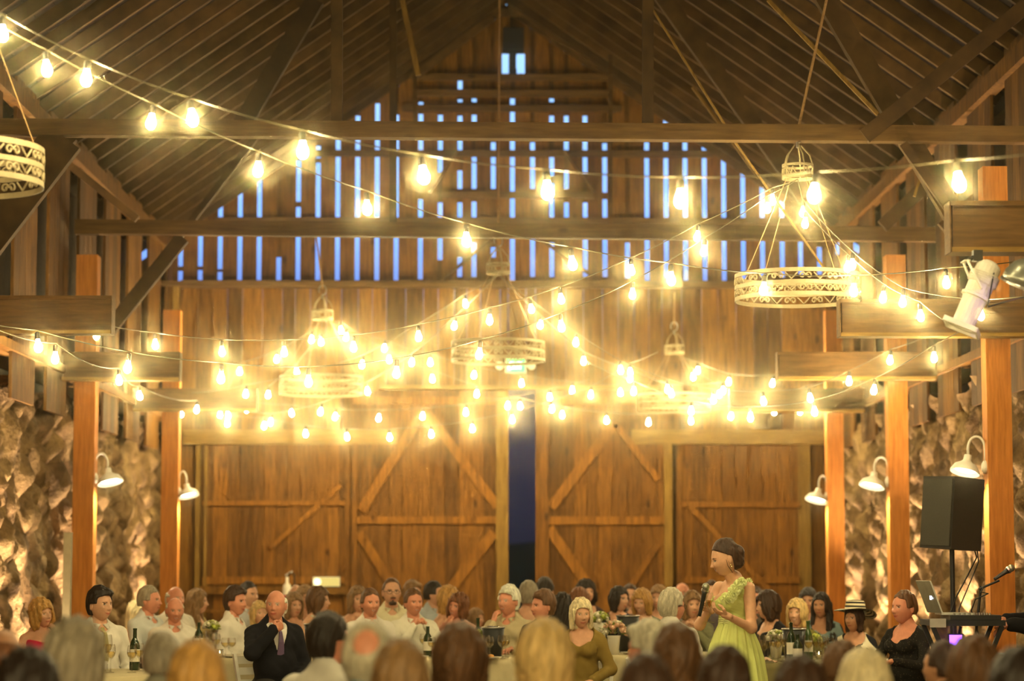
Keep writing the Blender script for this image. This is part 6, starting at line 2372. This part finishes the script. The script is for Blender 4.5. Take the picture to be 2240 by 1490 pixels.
# equipment case
ex = P(2135, 1380, DY)
eq = empty('equipment_case', (ex.x, DY + .45, 0), 'black equipment case standing below the sound desk', 'case')
MB().box((ex.x - .12, DY + .3, 0), (ex.x + .32, DY + .62, .88)).build('shell', SPK, eq)
MB().box((ex.x - .125, DY + .295, .58), (ex.x + .325, DY + .299, .6)).build('latch_strip', STEEL, eq)
# microphone on a boom
m0, m1, m2 = P(2212, 1243, DY + .15), P(2152, 1283, DY + .15), P(2133, 1345, DY + .28)
ms = empty('microphone_stand', (m2.x, m2.y, 0), 'black boom stand with bent arm beside the reddish post', 'stand')
MB().tube([(m2.x, m2.y, .02), (m2.x, m2.y, 1.0), m1 + Vector((0, .1, 0))], .010, 8).build('pole', BLACK, ms)
MB().tube([m1 + Vector((-.02, .08, -.02)), m1.lerp(m0, .6) + Vector((.0, .03, -.035))], .008, 8).build('boom', BLACK, ms)
for k in range(3):
    a = k * 2.094
    MB().tube([(m2.x, m2.y, .10), (m2.x + .22 * math.cos(a), m2.y + .22 * math.sin(a), .01)], .008, 6).build('leg', BLACK, ms)
microphone(m0, m0.lerp(m1, .62), 'black microphone on the boom stand before the reddish post')
cb = MB()
cb.tube([m1 + Vector((0, 0, 0)), m1 + Vector((-.02, 0, -.04)), m1 + Vector((.03, 0, -.05)), m1 + Vector((-.05, .05, -.09)), Vector((m2.x - .03, m2.y - .02, m2.z + .03)), Vector((m2.x + .02, m2.y - .02, 1.02)), Vector((m2.x, m2.y - .02, .7))], .005, 6)
tag(cb.build('microphone_cable', BLACK, origin=tuple(m1)), 'thin black cable looped around the boom stand', 'cable')

# the sound operator, mostly outside the frame, hand over the mixer
px_, Yd = 2330, 17.1
hx_ = P(px_, 1239, Yd).x
hw0 = P(2205, 1376, Yd - .05)
oloc = Vector((hx_, Yd, 0))
OA = R(-80)
Ri = np.array(Matrix.Rotation(OA, 3, 'Z').inverted())
tol = lambda v: (np.array(v) - np.array(oloc)) @ Ri.T
shl, shr = np.array((.19, .02, 1.42)), np.array((-.19, .02, 1.42))
wl = tol(P(2207, 1366, Yd - .15))
el = tol(P(2262, 1372, Yd - .15))
wr_, er_ = np.array((-.12, -.42, 1.12)), np.array((-.25, -.12, 1.12))
tb_ = [('e', (0, .03, .98), (.165, .13, .13)), ('e', (0, .0, 1.16), (.15, .12, .17)), ('e', (0, .015, 1.34), (.175, .115, .15)), ('c', shr * .85 + np.array((0, 0, .21)), shl * .85 + np.array((0, 0, .21)), .045, .045),
       ('c', (0, .03, 1.44), (0, .01, 1.55), .06, .054)]
ab_ = [('c', shl, el, .05, .042), ('c', el, wl, .042, .027), ('c', shr, er_, .05, .042), ('c', er_, wr_, .042, .027)]
lb_ = []
for s_ in (-1, 1):
    lb_ += [('c', (s_ * .09, .02, .95), (s_ * .1, .0, .52), .09, .06), ('c', (s_ * .1, 0, .52), (s_ * .1, .03, .09), .056, .04), ('c', (s_ * .1, .03, .07), (s_ * .11, -.14, .045), .04, .036)]
v1, q1_ = sdf_mesh(tb_ + ab_ + lb_, .012, k=.03)
V, Fc, FE = [v1], [tuple(q) for q in q1_], [np.zeros(len(v1))]
n0 = len(v1)
hv, hf, hcl = head_mesh(False, .2)
V.append(place(hv * 1.06, np.eye(3), (0, -.012, 1.63)))
Fc += [tuple(n0 + i for i in q) for q in hf]
FE.append(hcl)
n0 += len(hv)
for (wq, sd_, dd) in ((wl, -1, (np.array((-1, .0, -.45)) @ Ri.T)), (wr_, 1, (0, -1, -.2))):
    v_, q_ = hand('relax', sd_, True)
    v_ = orient(v_, wq, dd, (0, 0, -1))
    V.append(v_)
    Fc += [tuple(n0 + i for i in q) for q in q_]
    FE.append(np.zeros(len(v_)))
    n0 += len(v_)
op = mesh_obj('person', np.vstack(V), Fc, skin_mat(RUDDY), None, np.concatenate(FE))
op.location = oloc
op.rotation_euler = (0, 0, OA)
tag(op, 'person in a black jacket at the right edge, hand over the sound desk', 'person')
v1, q1_ = sdf_mesh(tb_[:-1] + [('c', shl, el, .05, .045), ('c', el, el * .12 + wl * .88, .045, .036), ('c', shr, er_, .05, .045), ('c', er_, er_ * .12 + wr_ * .88, .045, .036)], .013, k=.03, grow=.014,
                   noise=lambda X, Y, Z: .003 * np.sin(X * 60 + Z * 30) * np.sin(Y * 50))
mesh_obj('jacket', v1, q1_, cloth_mat('jacket_fabric', BLKC), op)
v1, q1_ = sdf_mesh(lb_[:2] + lb_[3:5], .016, k=.04, grow=.014)
mesh_obj('trousers', v1, q1_, cloth_mat('trouser_cloth', (.05, .045, .04)), op)
w_ = MB()
ax = Vector(el - wl).normalized()
M_ = ax.to_track_quat('Z', 'Y').to_matrix()
w_.lathe([(.030, 0), (.033, .002), (.033, .018), (.030, .02)], wl + np.array(ax) * .012, 20, M_)
w_.build('wristwatch', STEEL, op, origin=(0, 0, 0), smooth=True).location = (0, 0, 0)
v1, q1_ = hair_sdf('short', 1)
mesh_obj('hair', place(v1 * 1.06, np.eye(3), (0, -.012, 1.63)), q1_, hair_mat(H_DARK), op)

# ------------------------------------------------------------------ stage lights hanging under the right box beam
FY = 14.15
FIX = plain('white_fixture', (0.92, 0.88, 0.76), 0.4, var=0.05)
top_, bot = P(2166, 578, FY), P(2104, 716, FY)
ax = (bot - top_)
L_ = ax.length
ax.normalize()
root = empty('stage_light', P(2140, 552, FY), 'white profile stage light hanging below the upper right beam', 'stage light')
Mq = ax.to_track_quat('Z', 'Y').to_matrix()
MB().lathe([(0, -.02), (.035, -.015), (.06, .0), (.075, .02), (.075, .06), (.085, .065), (.085, .13), (.078, .135), (.074, .24)], top_, 20, Mq).build('lamp_housing', FIX, root)
MB().lathe([(.080, .20), (.088, .205), (.088, .22), (.072, .225), (.068, L_ - .02), (.095, L_ - .015), (.10, L_), (.066, L_), (.064, L_ - .06), (0, L_ - .06)], top_, 20, Mq).build('lens_barrel', FIX, root)
fr = MB()
for i in range(4):
    aa = i * math.pi / 2 + .3
    d = Mq @ Vector((math.cos(aa), math.sin(aa), 0))
    s_ = Mq @ Vector((-math.sin(aa), math.cos(aa), 0))
    c_ = bot + d * .10
    fr.bar(c_ - s_ * .1, c_ + s_ * .1, .012, .03, up=ax)
fr.build('gel_frame', FIX, root)
for i in range(5):
    MB().lathe([(.080, .07 + .013 * i), (.091, .07 + .013 * i), (.091, .074 + .013 * i), (.080, .074 + .013 * i)], top_, 20, Mq).build('cooling_fin', FIX, root)
yk = MB()
ctr = top_.lerp(bot, .42)
for s_ in (-1, 1):
    d = Vector((0, s_, 0)) * .1
    yk.bar(ctr + d, P(2112, 572, FY) + d * .6, .006, .035, up=(0, 1, 0))
yk.bar(P(2112, 572, FY) + Vector((0, -.06, 0)), P(2112, 572, FY) + Vector((0, .06, 0)), .035, .006)
yk.build('yoke', FIX, root)
cl = MB()
cl.tube([P(2112, 572, FY), P(2135, 560, FY), P(2140, 548, FY)], .014, 8)
cl.box((P(2128, 560, FY).x, FY - .03, P(2128, 572, FY).z), (P(2148, 560, FY).x, FY + .03, P(2128, 548, FY).z))
cl.build('clamp', BLACK, root)
sc_ = MB()
sc_.tube([P(2176, 585, FY - .05), P(2168, 630, FY - .1), P(2160, 672, FY - .06), P(2200, 660, FY - .02), P(2240, 650, FY)], .005, 6)
tag(sc_.build('lamp_cable', BLACK, origin=tuple(P(2176, 585, FY))), 'black cable hanging from the white stage light', 'cable')
# round-lens light cut by the right edge
c_ = P(2242, 605, 13.8)
root = empty('flood_light', c_, 'round-backed stage light cut by the right edge', 'stage light')
Mq = Vector((-.35, .3, -.9)).normalized().to_track_quat('Z', 'Y').to_matrix()
MB().lathe([(0, -.10), (.05, -.095), (.09, -.06), (.118, 0), (.122, .05), (.115, .05), (.10, .0), (0, .0)], c_, 28, Mq).build('reflector', plain('grey_reflector', (.35, .36, .3), .3, .6), root, smooth=True)
MB().lathe([(.122, .045), (.128, .05), (.128, .062), (.118, .062)], c_, 28, Mq).build('rim', STEEL, root)
MB().lathe([(0, .03), (.10, .03), (.10, .034), (0, .034)], c_, 28, Mq).build('lens', emit('violet_lens', (.75, .5, 1.0), 8), root)
MB().tube([c_ + Vector((.02, 0, .08)), P(2255, 556, 13.9)], .012, 8).build('bracket', BLACK, root)
spot(c_ + Mq @ Vector((0, 0, .08)), (POST[2187][0] - .0, POST[2187][1] - .1, 1.2), 90, (1.0, .33, .28), 26, .04)

# ------------------------------------------------------------------ on the end wall
c_ = P(1128, 800, BY - .1)
root = empty('exit_sign', c_, 'glowing green exit sign with two round lamps over the door gap', 'sign')
hw_, hh = 20 / S(BY), 14 / S(BY)
MB().box((c_.x - hw_ - .02, BY - .09, c_.z - hh - .01), (c_.x + hw_ + .02, BY - .012, c_.z + hh + .01)).build('housing', WHITE, root)
MB().box((c_.x - hw_, BY - .095, c_.z - hh), (c_.x + hw_, BY - .091, c_.z + hh)).build('lit_panel', emit('exit_green', (.12, 1.0, .22), 2.2), root)
EXW = emit('exit_letter', (.75, 1.0, .7), 3.5)
lt = MB()
lh, lw = hh * 1.1, hw_ * .30
x0 = c_.x - hw_ * .78
yv = BY - .098


def seg(xa, za, xb, zb_):
    lt.bar((x0 + xa * lw, yv, c_.z - lh / 2 + za * lh), (x0 + xb * lw, yv, c_.z - lh / 2 + zb_ * lh), .002, lh * .17, up=(0, 1, 0)) if False else lt.bar((x0 + xa * lw, yv, c_.z - lh / 2 + za * lh), (x0 + xb * lw, yv, c_.z - lh / 2 + zb_ * lh), lh * .17, .002, up=(0, 1, 0))


for sgs in ([(0, 0, 0, 1), (0, 1, 1, 1), (0, .5, .8, .5), (0, 0, 1, 0)],):
    for s_ in sgs: seg(*s_)
x0 += lw * 1.45
seg(0, 0, 1, 1); seg(0, 1, 1, 0)
x0 += lw * 1.45
seg(.3, 0, .3, 1)
x0 += lw * .85
seg(0, 1, 1, 1); seg(.5, 0, .5, 1)
lt.build('lettering', EXW, root)
for s_ in (-1, 1):
    lc = Vector((c_.x + s_ * (35 / S(BY)), BY - .07, c_.z))
    MB().lathe([(0, -.03), (.045, -.03), (.058, .03), (.05, .035), (0, .035)], lc, 20, Matrix.Rotation(R(90), 3, 'X')).build('emergency_lamp', PORC, root, smooth=True)
MB().box((c_.x - .24, BY - .05, c_.z - .012), (c_.x + .24, BY - .012, c_.z + .012)).build('mounting_bar', WHITE, root)

c_ = P(628, 1285, BY - .35)
root = empty('fire_extinguisher', (c_.x, c_.y, P(628, 1335, BY - .35).z), 'fire extinguisher with a red band standing before the left barn door', 'fire extinguisher')
z0_, z1_ = P(628, 1335, BY - .35).z, P(628, 1262, BY - .35).z
MB().lathe([(0, z0_ - c_.z), (.055, z0_ - c_.z), (.058, z0_ - c_.z + .02), (.058, z1_ - c_.z - .16), (.05, z1_ - c_.z - .11), (.02, z1_ - c_.z - .08), (.018, z1_ - c_.z), (0, z1_ - c_.z)], c_, 20).build('cylinder', PORC, root, smooth=True)
MB().lathe([(.0595, z0_ - c_.z + .02), (.0595, z0_ - c_.z + .2)], c_, 20).build('red_band', plain('signal_red', (.5, .02, .02), .4), root, smooth=True)
MB().tube([(c_.x, c_.y, z1_), (c_.x + .03, c_.y, z1_ + .05), (c_.x + .09, c_.y, z1_ + .04), (c_.x + .10, c_.y, z1_ - .10)], .012, 8).build('hose', BLACK, root)
MB().bar((c_.x - .02, c_.y, z1_ + .02), (c_.x + .07, c_.y, z1_ + .075), .015, .02).build('lever', STEEL, root)
sh_ = MB().box((c_.x - 1.3, BY - .5, z0_ - .03), (c_.x + .55, BY - .22, z0_ - .001))
sh_.box((c_.x - 1.28, BY - .48, 0), (c_.x - 1.22, BY - .24, z0_ - .03))
sh_.box((c_.x + .46, BY - .48, 0), (c_.x + .52, BY - .24, z0_ - .03))
tag(sh_.build('side_table', OLD, origin=(c_.x, BY - .36, 0)), 'long wooden side table against the left barn door carrying the extinguisher', 'table')
c_ = P(713, 1273, BY - .3)
root = empty('light_box', c_, 'small glowing yellow light panel low on the left barn door', 'lamp')
MB().box((c_.x - .18, BY - .22, c_.z - .065), (c_.x + .18, BY - .175, c_.z + .065)).build('housing', WHITE, root)
MB().box((c_.x - .17, BY - .226, c_.z - .055), (c_.x + .17, BY - .221, c_.z + .055)).build('diffuser', emit('panel_glow', (1.0, .75, .2), .9), root)
MB().lathe([(0, 0), (.05, 0), (.05, .01), (0, .01)], (c_.x - .12, BY - .228, c_.z), 18, Matrix.Rotation(R(90), 3, 'X')).build('bulb', emit('panel_bulb', (1.0, .85, .45), 2.5), root)
# pale standpipe by the left post
a = P(147, 1290, 23.0)
tag(MB().box((a.x - .035, 22.95, 0), (a.x + .035, 23.05, P(147, 1165, 23.0).z)).build('downpipe', plain('weathered_pipe', (.3, .25, .13), .6), origin=(a.x, 23, 0)), 'pale upright pipe on the stone just left of the nearer left post', 'pipe')
# ------------------------------------------------------------------ air, world, render look
w = bpy.data.worlds.new('world')
sc.world = w
w.use_nodes = True
nt = w.node_tree
nt.nodes.clear()
wo = nt.nodes.new('ShaderNodeOutputWorld')
bg_ = nt.nodes.new('ShaderNodeBackground')
bg_.inputs[0].default_value = (0, 0, 0, 1)
nt.links.new(bg_.outputs[0], wo.inputs[0])
HAZE = 0.0042
vs = nt.nodes.new('ShaderNodeVolumeScatter')
vs.inputs['Density'].default_value = HAZE
vs.inputs['Anisotropy'].default_value = 0.992
vs.inputs['Color'].default_value = (1, 0.87, 0.58, 1)
if HAZE > 0:
    nt.links.new(vs.outputs[0], wo.inputs['Volume'])
sc.view_settings.view_transform = 'Standard'
sc.view_settings.look = 'None'
sc.view_settings.gamma = 1.0
sc.view_settings.use_curve_mapping = False
sc.view_settings.exposure = 0.12
cy = sc.cycles
cy.use_denoising = True
try:
    cy.denoiser = 'OPENIMAGEDENOISE'
except Exception:
    pass
cy.max_bounces = 5
cy.diffuse_bounces = 3
cy.glossy_bounces = 2
cy.transmission_bounces = 4
cy.volume_bounces = 0
cy.transparent_max_bounces = 12
cy.sample_clamp_indirect = 3.0
cy.caustics_reflective = False
cy.caustics_refractive = False
cy.use_light_tree = True
cy.use_adaptive_sampling = True
cy.adaptive_threshold = 0.12
cy.adaptive_min_samples = 16
